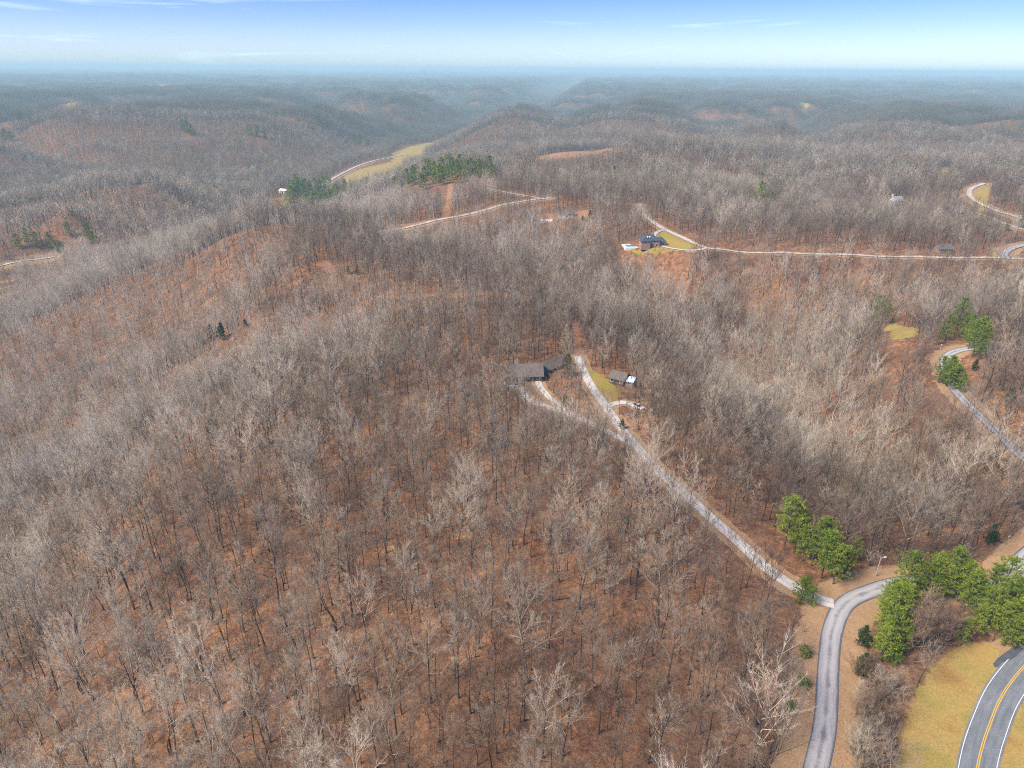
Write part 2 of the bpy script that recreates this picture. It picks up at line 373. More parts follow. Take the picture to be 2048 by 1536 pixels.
def needle_mat(name, stops):
    m, N, L, b = mat(name, 0.75)
    at = N.new('ShaderNodeAttribute'); at.attribute_name = 'tuft'
    oi = N.new('ShaderNodeObjectInfo')
    mt = N.new('ShaderNodeMath'); mt.operation = 'MULTIPLY_ADD'; L.new(oi.outputs['Random'], mt.inputs[0]); mt.inputs[1].default_value = 0.35; 
    m2 = N.new('ShaderNodeMath'); m2.operation = 'MULTIPLY'; L.new(at.outputs['Fac'], m2.inputs[0]); m2.inputs[1].default_value = 0.65
    L.new(m2.outputs[0], mt.inputs[2])
    L.new(ramp(N, L, mt.outputs[0], stops), b.inputs['Base Color'])
    return m
M_PINE = needle_mat('pine_needles', [(0.0, (0.055, 0.095, 0.010)), (0.5, (0.14, 0.205, 0.018)), (1.0, (0.30, 0.345, 0.038))])
M_CEDAR = needle_mat('cedar_needles', [(0.0, (0.018, 0.042, 0.014)), (1.0, (0.045, 0.085, 0.022))])
M_PINEBARK = random_tint('pine_bark', [(0.0, (0.07, 0.055, 0.045)), (1.0, (0.11, 0.085, 0.068))])

# ground: leaf litter, with grass, lawn, verge and bare soil where the photograph shows them
def ground_mat():
    m, N, L, b = mat('leaf_litter', 1.0)
    b.inputs['Specular IOR Level'].default_value = 0.05
    ge = N.new('ShaderNodeNewGeometry'); P = ge.outputs['Position']
    def at(n):
        a = N.new('ShaderNodeAttribute'); a.attribute_name = n; return a.outputs['Fac']
    big = noise(N, L, 0.035, 4.0, 0.6, P); mid = noise(N, L, 0.35, 4.0, 0.65, P); fine = noise(N, L, 2.6, 4.0, 0.75, P)
    c = ramp(N, L, mid, [(0.28, (0.08, 0.043, 0.027)), (0.5, (0.195, 0.097, 0.053)), (0.72, (0.34, 0.175, 0.087))])
    c = mix(N, L, ramp(N, L, big, [(0.40, (0, 0, 0)), (0.62, (0.8, 0.8, 0.8))]), c, (0.145, 0.088, 0.06))
    c = mix(N, L, ramp(N, L, noise(N, L, 0.11, 4.0, 0.6, P), [(0.56, (0, 0, 0)), (0.72, (0.7, 0.7, 0.7))]), c, (0.32, 0.17, 0.075))
    c = mix(N, L, 1.0, c, ramp(N, L, fine, [(0.25, (0.42, 0.42, 0.42)), (0.75, (1.6, 1.57, 1.5))]), 'MULTIPLY')
    c = mix(N, L, 1.0, c, ramp(N, L, noise(N, L, 0.95, 5.0, 0.8, P), [(0.32, (0.5, 0.5, 0.5)), (0.68, (1.45, 1.42, 1.36))]), 'MULTIPLY')
    grain = ramp(N, L, fine, [(0.25, (0.62, 0.62, 0.62)), (0.75, (1.35, 1.35, 1.35))])
    verge = mix(N, L, mid, (0.25, 0.14, 0.072), (0.38, 0.26, 0.145)); verge = mix(N, L, 1.0, verge, grain, 'MULTIPLY')
    field = ramp(N, L, noise(N, L, 0.10, 5.0, 0.65, P), [(0.3, (0.29, 0.165, 0.055)), (0.48, (0.33, 0.235, 0.075)), (0.72, (0.21, 0.195, 0.042))]); field = mix(N, L, 1.0, field, grain, 'MULTIPLY')
    lawn = ramp(N, L, noise(N, L, 0.10, 4.0, 0.6, P), [(0.3, (0.30, 0.17, 0.06)), (0.52, (0.25, 0.20, 0.045)), (0.75, (0.19, 0.20, 0.03))]); lawn = mix(N, L, 1.0, lawn, grain, 'MULTIPLY')
    bare = mix(N, L, mid, (0.25, 0.115, 0.055), (0.34, 0.185, 0.095))
    for n, k in (('verge', verge), ('field', field), ('lawn', lawn), ('bare', bare)):
        e = N.new('ShaderNodeMath'); e.operation = 'MULTIPLY_ADD'; L.new(mid, e.inputs[0]); e.inputs[1].default_value = 1.3; e.inputs[2].default_value = -0.65
        s = N.new('ShaderNodeMath'); s.operation = 'ADD'; L.new(e.outputs[0], s.inputs[0]); L.new(at(n), s.inputs[1])
        q = N.new('ShaderNodeMapRange'); q.inputs['From Min'].default_value = 0.35; q.inputs['From Max'].default_value = 0.65; L.new(s.outputs[0], q.inputs['Value'])
        c = mix(N, L, q.outputs[0], c, k)
    L.new(c, b.inputs['Base Color'])
    bp = N.new('ShaderNodeBump'); bp.inputs['Strength'].default_value = 0.5; bp.inputs['Distance'].default_value = 0.25; L.new(fine, bp.inputs['Height']); L.new(bp.outputs[0], b.inputs['Normal'])
    return m
M_GROUND = ground_mat()
def road_mat(name, c1, c2, track, edge, kind):
    m, N, L, b = mat(name, 0.9)
    at = N.new('ShaderNodeAttribute'); at.attribute_name = 'across'            # -1..1 over the width
    ge = N.new('ShaderNodeNewGeometry'); P = ge.outputs['Position']
    big = noise(N, L, 0.22, 5.0, 0.65, P); fine = noise(N, L, 3.0, 3.0, 0.7, P)
    c = mix(N, L, ramp(N, L, big, [(0.32, (0, 0, 0)), (0.68, (1, 1, 1))]), c1, c2)
    al = N.new('ShaderNodeAttribute'); al.attribute_name = 'along'
    cv = N.new('ShaderNodeCombineXYZ'); L.new(at.outputs['Fac'], cv.inputs[0]); L.new(al.outputs['Fac'], cv.inputs[1])
    mp = N.new('ShaderNodeMapping'); mp.inputs['Scale'].default_value = (4.5, 0.11, 1.0); L.new(cv.outputs[0], mp.inputs[0])
    st = noise(N, L, 1.0, 4.0, 0.7, mp.outputs[0])
    c = mix(N, L, 1.0, c, ramp(N, L, st, [(0.3, (0.72, 0.72, 0.72)), (0.7, (1.22, 1.22, 1.22))]), 'MULTIPLY')
    c = mix(N, L, 1.0, c, ramp(N, L, fine, [(0.25, (0.75, 0.75, 0.75)), (0.75, (1.25, 1.25, 1.25))]), 'MULTIPLY')
    ab = N.new('ShaderNodeMath'); ab.operation = 'ABSOLUTE'; L.new(at.outputs['Fac'], ab.inputs[0])
    wob = N.new('ShaderNodeMath'); wob.operation = 'MULTIPLY_ADD'; L.new(big, wob.inputs[0]); wob.inputs[1].default_value = 0.8; L.new(ab.outputs[0], wob.inputs[2])
    f = ramp(N, L, wob.outputs[0], [(0.40, (0, 0, 0)), (0.66, (1, 1, 1)), (0.9, (1, 1, 1)), (1.0, (0.6, 0.6, 0.6))]) if kind != 'edge' else None
    if kind == 'tracks': c = mix(N, L, f, track, c)
    elif kind == 'worn':
        c = mix(N, L, f, c, track)
        c = mix(N, L, 1.0, c, (1, 1, 1), 'MULTIPLY')
        ew = N.new('ShaderNodeMath'); ew.operation = 'MULTIPLY_ADD'; L.new(st, ew.inputs[0]); ew.inputs[1].default_value = 0.45; L.new(ab.outputs[0], ew.inputs[2])
        es = N.new('ShaderNodeMapRange'); es.inputs['From Min'].default_value = 0.98; es.inputs['From Max'].default_value = 1.14; L.new(ew.outputs[0], es.inputs['Value'])
        c = mix(N, L, es.outputs[0], c, edge)
    L.new(c, b.inputs['Base Color'])
    return m
M_ASPHALT = road_mat('grey_asphalt', (0.135, 0.15, 0.155), (0.175, 0.19, 0.195), (0.15, 0.165, 0.17), (0.1, 0.1, 0.11), 'plain')
M_OLDASPH = road_mat('worn_asphalt', (0.155, 0.157, 0.165), (0.25, 0.247, 0.248), (0.34, 0.33, 0.32), (0.085, 0.092, 0.112), 'worn')
M_APRON = plain('dark_asphalt', (0.055, 0.062, 0.075), (0.09, 0.098, 0.11), 0.6)
M_GRAVEL = road_mat('pale_gravel', (0.42, 0.40, 0.36), (0.56, 0.535, 0.49), (0.40, 0.35, 0.29), (0.3, 0.2, 0.12), 'tracks')
M_DIRTROAD = road_mat('grey_gravel', (0.38, 0.34, 0.29), (0.54, 0.48, 0.41), (0.44, 0.38, 0.32), (0.3, 0.2, 0.12), 'plain')
M_WHITE = plain('white_road_paint', (0.62, 0.63, 0.62), (0.78, 0.78, 0.77), 2.0)
M_YELLOW = plain('yellow_road_paint', (0.52, 0.30, 0.035), (0.66, 0.40, 0.05), 2.0)

# ------------------------------------------------------------------ the ground, one sheet to the horizon
az = np.concatenate([np.linspace(-180, -60, 25)[:-1], np.linspace(-60, -43, 30)[:-1], np.linspace(-43, 43, 400), np.linspace(43, 60, 30)[1:], np.linspace(60, 180, 25)[1:-1]])
rr = np.concatenate([np.linspace(4, 60, 12)[:-1], np.geomspace(60, 2600, 560)[:-1], np.geomspace(2600, 41000, 300)])
AZ, RR = np.meshgrid(np.radians(az), rr)
GX, GY = (RR * np.sin(AZ)).ravel(), (RR * np.cos(AZ)).ravel()
GZ = z_ground(GX, GY)
na, nr = len(az), len(rr)
ii = np.arange(nr - 1)[:, None] * na; jj = np.arange(na)[None]
j2 = (jj + 1) % na
F = np.stack([(ii + jj), (ii + j2), (ii + na + j2), (ii + na + jj)], -1).reshape(-1, 4)[:, ::-1]
me = mesh_from('ground', np.stack([GX, GY, GZ], 1), F, M_GROUND)
me.polygons.foreach_set('use_smooth', np.ones(len(F), bool))
b0 = len(me.vertices)
def soft_area(x, y, polys, soft=2.5):
    a = np.zeros(x.shape)
    for P in polys:
        s = soft + 0.004 * np.hypot(*P.mean(0))
        m = (x > P[:, 0].min() - 3 * s) & (x < P[:, 0].max() + 3 * s) & (y > P[:, 1].min() - 3 * s) & (y < P[:, 1].max() + 3 * s)
        if not np.any(m): continue
        d = poly_dist(x[m], y[m], np.vstack([P, P[:1]]))
        d = np.where(inside(x[m], y[m], P), d, -d)
        a[m] = np.maximum(a[m], smooth(-s, s, d))
    return a
VERGE = np.zeros(GX.shape)
for R in ROADS.values():
    C = R['C']
    m = (GX > C[:, 0].min() - 25) & (GX < C[:, 0].max() + 25) & (GY > C[:, 1].min() - 25) & (GY < C[:, 1].max() + 25)
    d = poly_dist(GX[m], GY[m], C)
    VERGE[m] = np.maximum(VERGE[m], 1 - smooth(R['w'] / 2 + R['verge'] * 0.6, R['w'] / 2 + R['verge'] + 1.5, d))
for nm, val in (('verge', VERGE), *[(k, soft_area(GX, GY, v + ([P - P / np.hypot(P[:, 0], P[:, 1])[:, None] * min(200, 0.115 * k_ * np.hypot(*P.mean(0))) for P in v if np.hypot(*P.mean(0)) > 480 for k_ in (.3, .6, .9)] if k == 'field' else []))) for k, v in AREAS.items()]):
    a = me.attributes.new(nm, 'FLOAT', 'POINT'); a.data.foreach_set('value', val.astype(np.float32))
# close the centre under the camera
ground = bpy.data.objects.new('ground', me)
link(ground); tag(ground, 'rolling wooded hills under rusty fallen leaves', kind='structure')

# ------------------------------------------------------------------ roads
def strip(name, R, off, a0, a1, material, parent=None, nx=5, i0=0, i1=None, attr=True):
    C, z = R['C'][i0:i1], R['z'][i0:i1]
    T = np.gradient(C, axis=0); T /= np.linalg.norm(T, axis=1)[:, None]
    Nn = np.stack([T[:, 1], -T[:, 0]], 1)
    aa = np.linspace(a0, a1, nx)
    V = np.concatenate([np.stack([C[:, 0] + Nn[:, 0] * a, C[:, 1] + Nn[:, 1] * a, z + off + 0.02 * (1 - (a / (R['w'] / 2)) ** 2)], 1) for a in aa])
    n = len(C); k = np.arange(n - 1)
    F = np.concatenate([np.stack([j * n + k, (j + 1) * n + k, (j + 1) * n + k + 1, j * n + k + 1], 1) for j in range(nx - 1)])
    me = mesh_from(name, V, F[:, ::-1], material)
    if (me.polygons[0].normal.z < 0): me.flip_normals()
    if attr:
        ac = me.attributes.new('across', 'FLOAT', 'POINT'); ac.data.foreach_set('value', np.repeat(aa / (R['w'] / 2), n).astype(np.float32))
        al = me.attributes.new('along', 'FLOAT', 'POINT'); al.data.foreach_set('value', np.tile(np.concatenate([[0], np.cumsum(np.hypot(*np.diff(C, axis=0).T))]), nx).astype(np.float32))
    o = bpy.data.objects.new(name, me)
    return link(o, parent)
ROAD_LOOK = {
 'main_road': (M_ASPHALT, 'smooth grey two lane road with yellow centre and white edge lines'), 'side_lane': (M_OLDASPH, 'narrow worn asphalt lane curving past the driveway mouth'),
 'upper_lane': (M_OLDASPH, 'pale asphalt lane climbing the wooded slope beyond the pines'), 'gravel_driveway': (M_GRAVEL, 'long straight pale gravel driveway through the bare wood'),
 'cabin_driveway': (M_GRAVEL, 'narrow gravel drive forking off towards the brown cabin'), 'loop_driveway': (M_GRAVEL, 'small gravel loop along the back of the brown cabin'),
 'house_driveway': (M_GRAVEL, 'short gravel spur to the parked white pickup'), 'ridge_road': (M_DIRTROAD, 'pale road along the wooded ridge past the pool house'),
 'pool_house_driveway': (M_GRAVEL, 'curved cream drive round the lawn of the pool house'), 'hill_road': (M_DIRTROAD, 'pale gravel road climbing past the bare orange strip'),
 'hill_track': (M_DIRTROAD, 'short pale track above the hill road'), 'valley_road': (M_DIRTROAD, 'pale road curving along the creek valley fields'),
 'bend_road': (M_DIRTROAD, 'grey road bending round the bare tan bank'), 'lower_bend_road': (M_DIRTROAD, 'pale straight road below the bend'),
 'spur_road': (M_OLDASPH, 'short grey road joining the ridge road'), 'left_valley_road': (M_DIRTROAD, 'pale road end in the valley behind the long spur')}
road_obj = {}
for nm, (mt, lb) in ROAD_LOOK.items():
    R = ROADS[nm]
    off = {'main_road': 0.10, 'side_lane': 0.09, 'upper_lane': 0.10, 'gravel_driveway': 0.16}.get(nm, 0.085 + 0.0006 * np.hypot(*R['C'].mean(0)))
    if nm in ('cabin_driveway', 'house_driveway'): off = 0.15
    if nm == 'loop_driveway': off = 0.14
    road_obj[nm] = tag(strip(nm, R, off, -R['w'] / 2, R['w'] / 2, mt), lb, kind='structure')
for a in (-3.05, 3.05): strip('edge_line', ROADS['main_road'], 0.108, a - 0.06, a + 0.06, M_WHITE, road_obj['main_road'], 2, attr=False)
for a in (-0.17, 0.17): strip('centre_line', ROADS['main_road'], 0.108, a - 0.085, a + 0.085, M_YELLOW, road_obj['main_road'], 2, attr=False)
# darker widened pavement at the edge of the main road
def patch(name, pts, off, material, label):
    P = poly(pts); m = MB()
    top = [(x, y, zg(x, y) + off) for x, y in P]
    m.v = top; m.f = [tuple(range(len(top)))]
    o = m.build(name, material)
    if o.data.polygons[0].normal.z < 0: o.data.flip_normals()
    return tag(o, label, kind='structure')
patch('road_apron', [(1989,1335),(1986,1328),(1996,1316),(2052,1276),(2100,1246),(2110,1270),(2048,1305),(2018,1330)], 0.085, M_APRON, 'dark asphalt apron widening the two lane road')

# ------------------------------------------------------------------ haze
hz = MB().box(-43000, -43000, -190, 43000, 43000, CAM_H + 40)
m = bpy.data.materials.new('haze'); m.use_nodes = True; m.node_tree.nodes.clear()
_o = m.node_tree.nodes.new('ShaderNodeOutputMaterial'); _v = m.node_tree.nodes.new('ShaderNodeVolumePrincipled')
_v.inputs['Color'].default_value = (0.52, 0.82, 0.85, 1); _v.inputs['Density'].default_value = 0.000135; _v.inputs['Anisotropy'].default_value = 0.0
m.node_tree.links.new(_v.outputs[0], _o.inputs['Volume'])
tag(hz.build('haze', m), kind='stuff')

# ------------------------------------------------------------------ bare trees
class TG:                                        # a mesh of tubes and twigs, grown as arrays
    def __init__(s): s.V, s.F, s.M, s.n = [], [], [], 0
    def tube(s, P, R, k, mi):
        P = np.asarray(P); m = len(P)
        T = np.gradient(P, axis=0); T /= np.linalg.norm(T, axis=1)[:, None] + 1e-9
        A = np.cross(T, [0.31, 0.17, 0.94] if abs(T[0, 2]) < 0.85 else [1, 0.1, 0]); A /= np.linalg.norm(A, axis=1)[:, None]; B = np.cross(T, A)
        q = np.arange(k) * 2 * np.pi / k
        V = P[:, None] + (A[:, None] * np.cos(q)[None, :, None] + B[:, None] * np.sin(q)[None, :, None]) * np.asarray(R)[:, None, None]
        s.V.append(V.reshape(-1, 3))
        i = np.arange(m - 1)[:, None] * k; j = np.arange(k)[None]; j2 = (j + 1) % k
        a, b, c, d = s.n + i + j, s.n + i + j2, s.n + i + k + j2, s.n + i + k + j
        F = np.concatenate([np.stack([a, b, c], -1).reshape(-1, 3), np.stack([a, c, d], -1).reshape(-1, 3)])
        s.F.append(F); s.M.append(np.full(len(F), mi)); s.n += m * k
    def spikes(s, P, D, L, R, mi):               # many three-sided twigs at once
        n = len(P)
        if n == 0: return
        P, D, L, R = map(np.asarray, (P, D, L, R))
        A = np.cross(D, RNG.normal(size=(n, 3))); A /= np.linalg.norm(A, axis=1)[:, None] + 1e-9; B = np.cross(D, A)
        V = np.stack([P + A * R[:, None], P + (-0.5 * A + 0.866 * B) * R[:, None], P + (-0.5 * A - 0.866 * B) * R[:, None], P + D * L[:, None]], 1)
        s.V.append(V.reshape(-1, 3)); o = s.n + np.arange(n)[:, None] * 4
        F = np.concatenate([o + np.array([[0, 1, 3]]), o + np.array([[1, 2, 3]]), o + np.array([[2, 0, 3]])])
        s.F.append(F); s.M.append(np.full(len(F), mi)); s.n += 4 * n
    def mesh(s, name, mats, keep=None):
        V = np.concatenate(s.V); F = np.concatenate(s.F); M = np.concatenate(s.M)
        if keep is not None:
            F = F[np.isin(M, keep)]; u, inv = np.unique(F, return_inverse=True); V = V[u]; F = inv.reshape(-1, 3); M = np.zeros(len(F), int)
        me = mesh_from(name, V, F, mats)
        me.polygons.foreach_set('material_index', M.astype(np.int32))
        return me
def unit(v): return v / (np.linalg.norm(v, axis=-1, keepdims=True) + 1e-9)
def turn(d, ang):                                # a direction leaning away from d by ang, at random round it
    p = unit(np.cross(d, RNG.normal(size=3)))
    return unit(d * math.cos(ang) + p * math.sin(ang))
def bare_tree(H, spread, clear, limbs, secs, twigs, thick, twig_r, k=6, forks=1, twl=1.1, off=(0, 0), g=None, lean=0.03):
    """material slots: 0 trunk, 1 limbs and branches, 2 twigs"""
    g = g or TG()
    tp, td, tl, tr = [], [], [], []
    nz = 8 if k > 4 else 4
    for f in range(forks):
        top = H * RNG.uniform(0.86, 0.97)
        z = np.linspace(0, 1, nz)
        w = RNG.normal(size=2) * lean * H; w2 = RNG.normal(size=2) * 0.012 * H
        az0 = RNG.uniform(0, 6.28)
        sp = (0.16 * H if forks > 1 else 0.0)
        px = off[0] + w[0] * z ** 1.5 + w2[0] * np.sin(z * 7) + sp * np.cos(az0 + f * 6.28 / forks) * np.maximum(z - 0.25, 0) ** 0.8
        py = off[1] + w[1] * z ** 1.5 + w2[1] * np.sin(z * 6 + 1) + sp * np.sin(az0 + f * 6.28 / forks) * np.maximum(z - 0.25, 0) ** 0.8
        P = np.stack([px, py, z * top - 0.4 * (z == 0)], 1)
        R = thick * (1 - 0.86 * z ** 0.9); R[0] *= 1.25
        g.tube(P, R, k, 0)
        az = RNG.uniform(0, 6.28)
        for i in range(limbs):
            t = clear + (1 - clear) * (i + RNG.uniform(0, 0.8)) / limbs
            t = min(t, 0.985)
            az += 2.4 + RNG.uniform(-0.4, 0.4)
            u = (t - clear) / (1 - clear)
            el = math.radians(RNG.uniform(28, 46) + 34 * u)
            L = spread * (1.05 - 0.55 * u) * RNG.uniform(0.75, 1.2) / max(0.45, math.cos(el))
            L = min(L, 0.42 * H)
            p0 = np.array([np.interp(t, z, P[:, c]) for c in range(3)])
            d = np.array([math.cos(az) * math.cos(el), math.sin(az) * math.cos(el), math.sin(el)])
            s4 = np.linspace(0, 1, 4 if k > 4 else 3)
            bend = RNG.normal(size=3) * 0.07 * L; bend[2] = abs(bend[2]) + 0.05 * L
            Q = p0 + d * L * s4[:, None] + bend * (s4 ** 2)[:, None]
            r0 = np.interp(t, z, R) * RNG.uniform(0.55, 0.8)
            g.tube(Q, r0 * (1 - 0.82 * s4) + 0.006, 4 if k > 4 else 3, 1)
            for j in range(secs):
                q = RNG.uniform(0.25, 1.0) if j else 1.0
                b0 = np.array([np.interp(q, s4, Q[:, c]) for c in range(3)])
                dd = unit(Q[-1] - Q[-2])
                d2 = turn(dd, RNG.uniform(0.4, 0.9) if j else 0.2); d2[2] += 0.28; d2 = unit(d2)
                l2 = L * RNG.uniform(0.3, 0.55)
                B = b0 + d2 * l2 * np.array([0, 0.55, 1.0])[:, None] + np.array([0, 0, 0.06 * l2]) * np.array([0, 0.3, 1.0])[:, None]
                r1 = max(r0 * 0.40, twig_r * 1.3)
                g.tube(B, np.array([r1, r1 * 0.66, twig_r * 0.6]), 3, 1)
                for _ in range(twigs):
                    q2 = RNG.uniform(0.15, 1.0)
                    tp.append(b0 + (B[-1] - b0) * q2); e = turn(d2, RNG.uniform(0.3, 1.0)); e[2] += 0.22
                    td.append(unit(e)); tl.append(twl * RNG.uniform(0.55, 1.25)); tr.append(twig_r * RNG.uniform(0.7, 1.15))
    g.spikes(tp, td, tl, tr, 2)
    return g

LOOKS = {   # look -> words, (trunk, limb, twig) materials
 'grey': ('grey', (M_BARK, M_TWIG, M_TWIG)), 'pale': ('pale barked', (M_BARK, M_TWIG_PALE, M_TWIG_PALE)),
 'dark': ('dark limbed', (M_BARK, M_BARK, M_TWIG)), 'red': ('reddish brown', (M_BARK, M_BARK, M_TWIG_RED)), 'white': ('white barked', (M_BARK_PALE, M_BARK_PALE, M_TWIG_PALE))}
HERO = []                                        # (look, trunk mesh, crown mesh, height, shape word)
for look, H, sp, cl, li, se, tw, th, fk, shape in (
    ('grey', 21, 3.6, 0.46, 11, 6, 12, 0.21, 1, 'tall slim'), ('pale', 22, 4.4, 0.44, 12, 6, 12, 0.25, 1, 'tall round crowned'), ('dark', 20, 3.6, 0.50, 11, 6, 12, 0.20, 1, 'upright'),
    ('grey', 19, 4.8, 0.38, 12, 6, 12, 0.26, 1, 'broad crowned'), ('red', 18, 3.4, 0.42, 11, 6, 13, 0.17, 1, 'slender'), ('pale', 20, 4.0, 0.35, 8, 6, 12, 0.19, 2, 'twin stemmed'),
    ('dark', 23, 4.2, 0.52, 12, 6, 12, 0.26, 1, 'very tall'), ('grey', 16, 3.2, 0.36, 10, 6, 12, 0.15, 1, 'smaller'), ('white', 21, 4.2, 0.40, 11, 6, 10, 0.19, 1, 'open crowned'), ('pale', 19, 5.2, 0.33, 8, 7, 12, 0.2, 2, 'wide forking')):
    g = bare_tree(H, sp * 1.1, cl, li, se + 3, tw - 1, th * 1.02, 0.0175, 6, fk, 1.15)
    mt = LOOKS[look][1]
    HERO.append((look, g.mesh('trunk', [mt[0]], [0]), None, H, shape, g))
def crown_mesh(g, mt):
    V = np.concatenate(g.V); F = np.concatenate(g.F); M = np.concatenate(g.M)
    k = M > 0; F = F[k]; M = M[k] - 1
    u, inv = np.unique(F, return_inverse=True)
    me = mesh_from('crown', V[u], inv.reshape(-1, 3), list(mt[1:]))
    me.polygons.foreach_set('material_index', M.astype(np.int32))
    return me
HERO = [(lk, tm, crown_mesh(g, LOOKS[lk][1]), H, sh, g) for lk, tm, _, H, sh, g in HERO]

# forest prototypes in a collection of their own (not in the scene), placed by one geometry node object
PROTO = bpy.data.collections.new('forest_kinds')
PK = {}
def proto(kind, me):
    i = len(PROTO.objects)
    o = bpy.data.objects.new('kind_%03d' % i, me); PROTO.objects.link(o); PK.setdefault(kind, []).append(i)
for lk, tm, cm, H, sh, g in HERO:
    proto('near_' + lk, g.mesh('near_tree', list(LOOKS[lk][1])))
for lk, H, sp, cl, th in (('grey', 20, 4.0, 0.45, .21), ('pale', 21, 4.4, 0.43, .23), ('dark', 20, 3.9, 0.48, .21), ('red', 18, 3.6, 0.42, .17), ('grey', 18, 4.6, 0.38, .22), ('white', 20, 4.6, 0.4, .24), ('pale', 19, 4.8, 0.36, .2)):
    proto('mid_' + lk, bare_tree(H, sp * 1.12, cl, 10, 7, 6, th * 1.15, 0.024, 4, 1, 1.4).mesh('mid_tree', list(LOOKS[lk][1])))
for lk, H, sp, cl, th in (('grey', 20, 4.2, 0.42, .22), ('pale', 20, 4.5, 0.4, .24), ('dark', 20, 4.0, 0.45, .22), ('red', 18, 3.8, 0.40, .18), ('white', 20, 4.6, 0.4, .24)):
    proto('far_' + lk, bare_tree(H, sp, cl, 8, 3, 5, th * 1.3, 0.055, 4, 1, 1.9).mesh('far_tree', list(LOOKS[lk][1])))
for i in range(4):                               # understorey saplings and brush
    g = TG()
    for _ in range(3):
        bare_tree(RNG.uniform(4, 7), 1.5, 0.2, 5, 4, 7, 0.05, 0.017, 4, 1, 0.9, RNG.normal(size=2) * 1.4, g)
    proto('sapling', g.mesh('saplings', list(LOOKS['red' if i % 2 else 'grey'][1])))
for i in range(3):                               # thin suppressed trees under the canopy
    lk = ('grey', 'red', 'dark')[i]
    proto('pole', bare_tree(13 - i, 1.7, 0.45, 7, 4, 8, 0.085, 0.017, 5, 1, 0.95, lean=0.06).mesh('thin_tree', list(LOOKS[lk][1])))
def tree_patch(n, rad, twr, limbs, secs, tw, twl):
    g = TG()
    for _ in range(n):
        a, r = RNG.uniform(0, 6.28), rad * math.sqrt(RNG.uniform(0, 1))
        bare_tree(RNG.uniform(16, 23), 4.6, 0.38, limbs, secs, tw, 0.26, twr, 3, 1, twl, (r * math.cos(a), r * math.sin(a)), g)
    return g
for lk in ('grey', 'pale', 'red'):
    proto('patch_' + lk, tree_patch(44, 34, 0.17, 5, 2, 3, 2.6).mesh('wood_patch', [M_BARK, M_WOODMASS_SHADED, M_WOODMASS_SHADED]))
for lk in ('grey', 'red'):
    proto('wide_' + lk, tree_patch(190, 72, 0.42, 4, 1, 5, 3.6).mesh('wood_patch', [M_BARK, M_WOODMASS_SHADED, M_WOODMASS_SHADED]))
    proto('vast_' + lk, tree_patch(520, 150, 0.9, 3, 1, 4, 5.0).mesh('wood_patch', [M_BARK, M_WOODMASS_SHADED, M_WOODMASS_SHADED]))

def scatter(r0, r1, cell, half=45.5, jit=0.46):
    xs = np.arange(-r1, r1, cell); ys = np.arange(0, r1, cell)
    X, Y = np.meshgrid(xs, ys); X = X.ravel(); Y = Y.ravel()
    X = X + RNG.uniform(-jit, jit, X.shape) * cell; Y = Y + RNG.uniform(-jit, jit, Y.shape) * cell
    r = np.hypot(X, Y); a = np.degrees(np.arctan2(X, Y))
    k = (r >= r0) & (r < r1) & (np.abs(a) < half)
    return X[k], Y[k]
KEEP_OUT = []                                    # (x, y, radius) round buildings and placed trees
def reach(P, k):                                 # how far towards the viewer the trees leave room
    r = np.hypot(P[:, 0], P[:, 1])
    return np.clip(k * 15 * r / 130, 0, 200)
def open_ground(X, Y, grow=0.0):
    bad = np.zeros(X.shape, bool)
    roads = []
    for nm, R in ROADS.items():
        roads.append(R); C = R['C']; r = np.hypot(C[:, 0], C[:, 1])[:, None]
        if nm in ('gravel_driveway', 'cabin_driveway', 'loop_driveway'):
            for k in (4.0, 8.0): roads.append(dict(R, C=C - C / r * k))
        if r.mean() > 480:
            for k in ((0.3, 0.6, 0.9) if nm in ('valley_road', 'bend_road', 'left_valley_road') else (0.2, 0.45) if nm == 'hill_road' else (0.1,)): roads.append(dict(R, C=C - C / r * reach(C, k)[:, None]))
    for R in roads:
        C = R['C']; c = R['w'] / 2 + R['clear'] + grow
        m = (X > C[:, 0].min() - c) & (X < C[:, 0].max() + c) & (Y > C[:, 1].min() - c) & (Y < C[:, 1].max() + c)
        if np.any(m):
            d = poly_dist(X[m], Y[m], C); bad[np.nonzero(m)[0][d < c * (0.8 + 0.4 * RNG.uniform(size=d.shape))]] = True
    for k, v in AREAS.items():
        for P in [P_ - P_ / np.hypot(P_[:, 0], P_[:, 1])[:, None] * reach(P_, k_)[:, None] for P_ in v for k_ in ((0, .25, .5, .75, 1.0) if k != 'bare' or np.hypot(*P_.mean(0)) > 900 else (0, .3))]:
            m = (X > P[:, 0].min() - 3) & (X < P[:, 0].max() + 3) & (Y > P[:, 1].min() - 3) & (Y < P[:, 1].max() + 3)
            if np.any(m):
                q = inside(X[m], Y[m], P)
                bad[np.nonzero(m)[0][q]] = True
    for x, y, r, *q in KEEP_OUT:
        d = math.hypot(x, y); L = min(180, (q[0] if q else 0.0) * 15 * d / 130); ex, ey = -x / d, -y / d
        t = np.clip((X - x) * ex + (Y - y) * ey, 0, L)
        bad |= (X - x - t * ex) ** 2 + (Y - y - t * ey) ** 2 < (r + grow) ** 2
    return bad

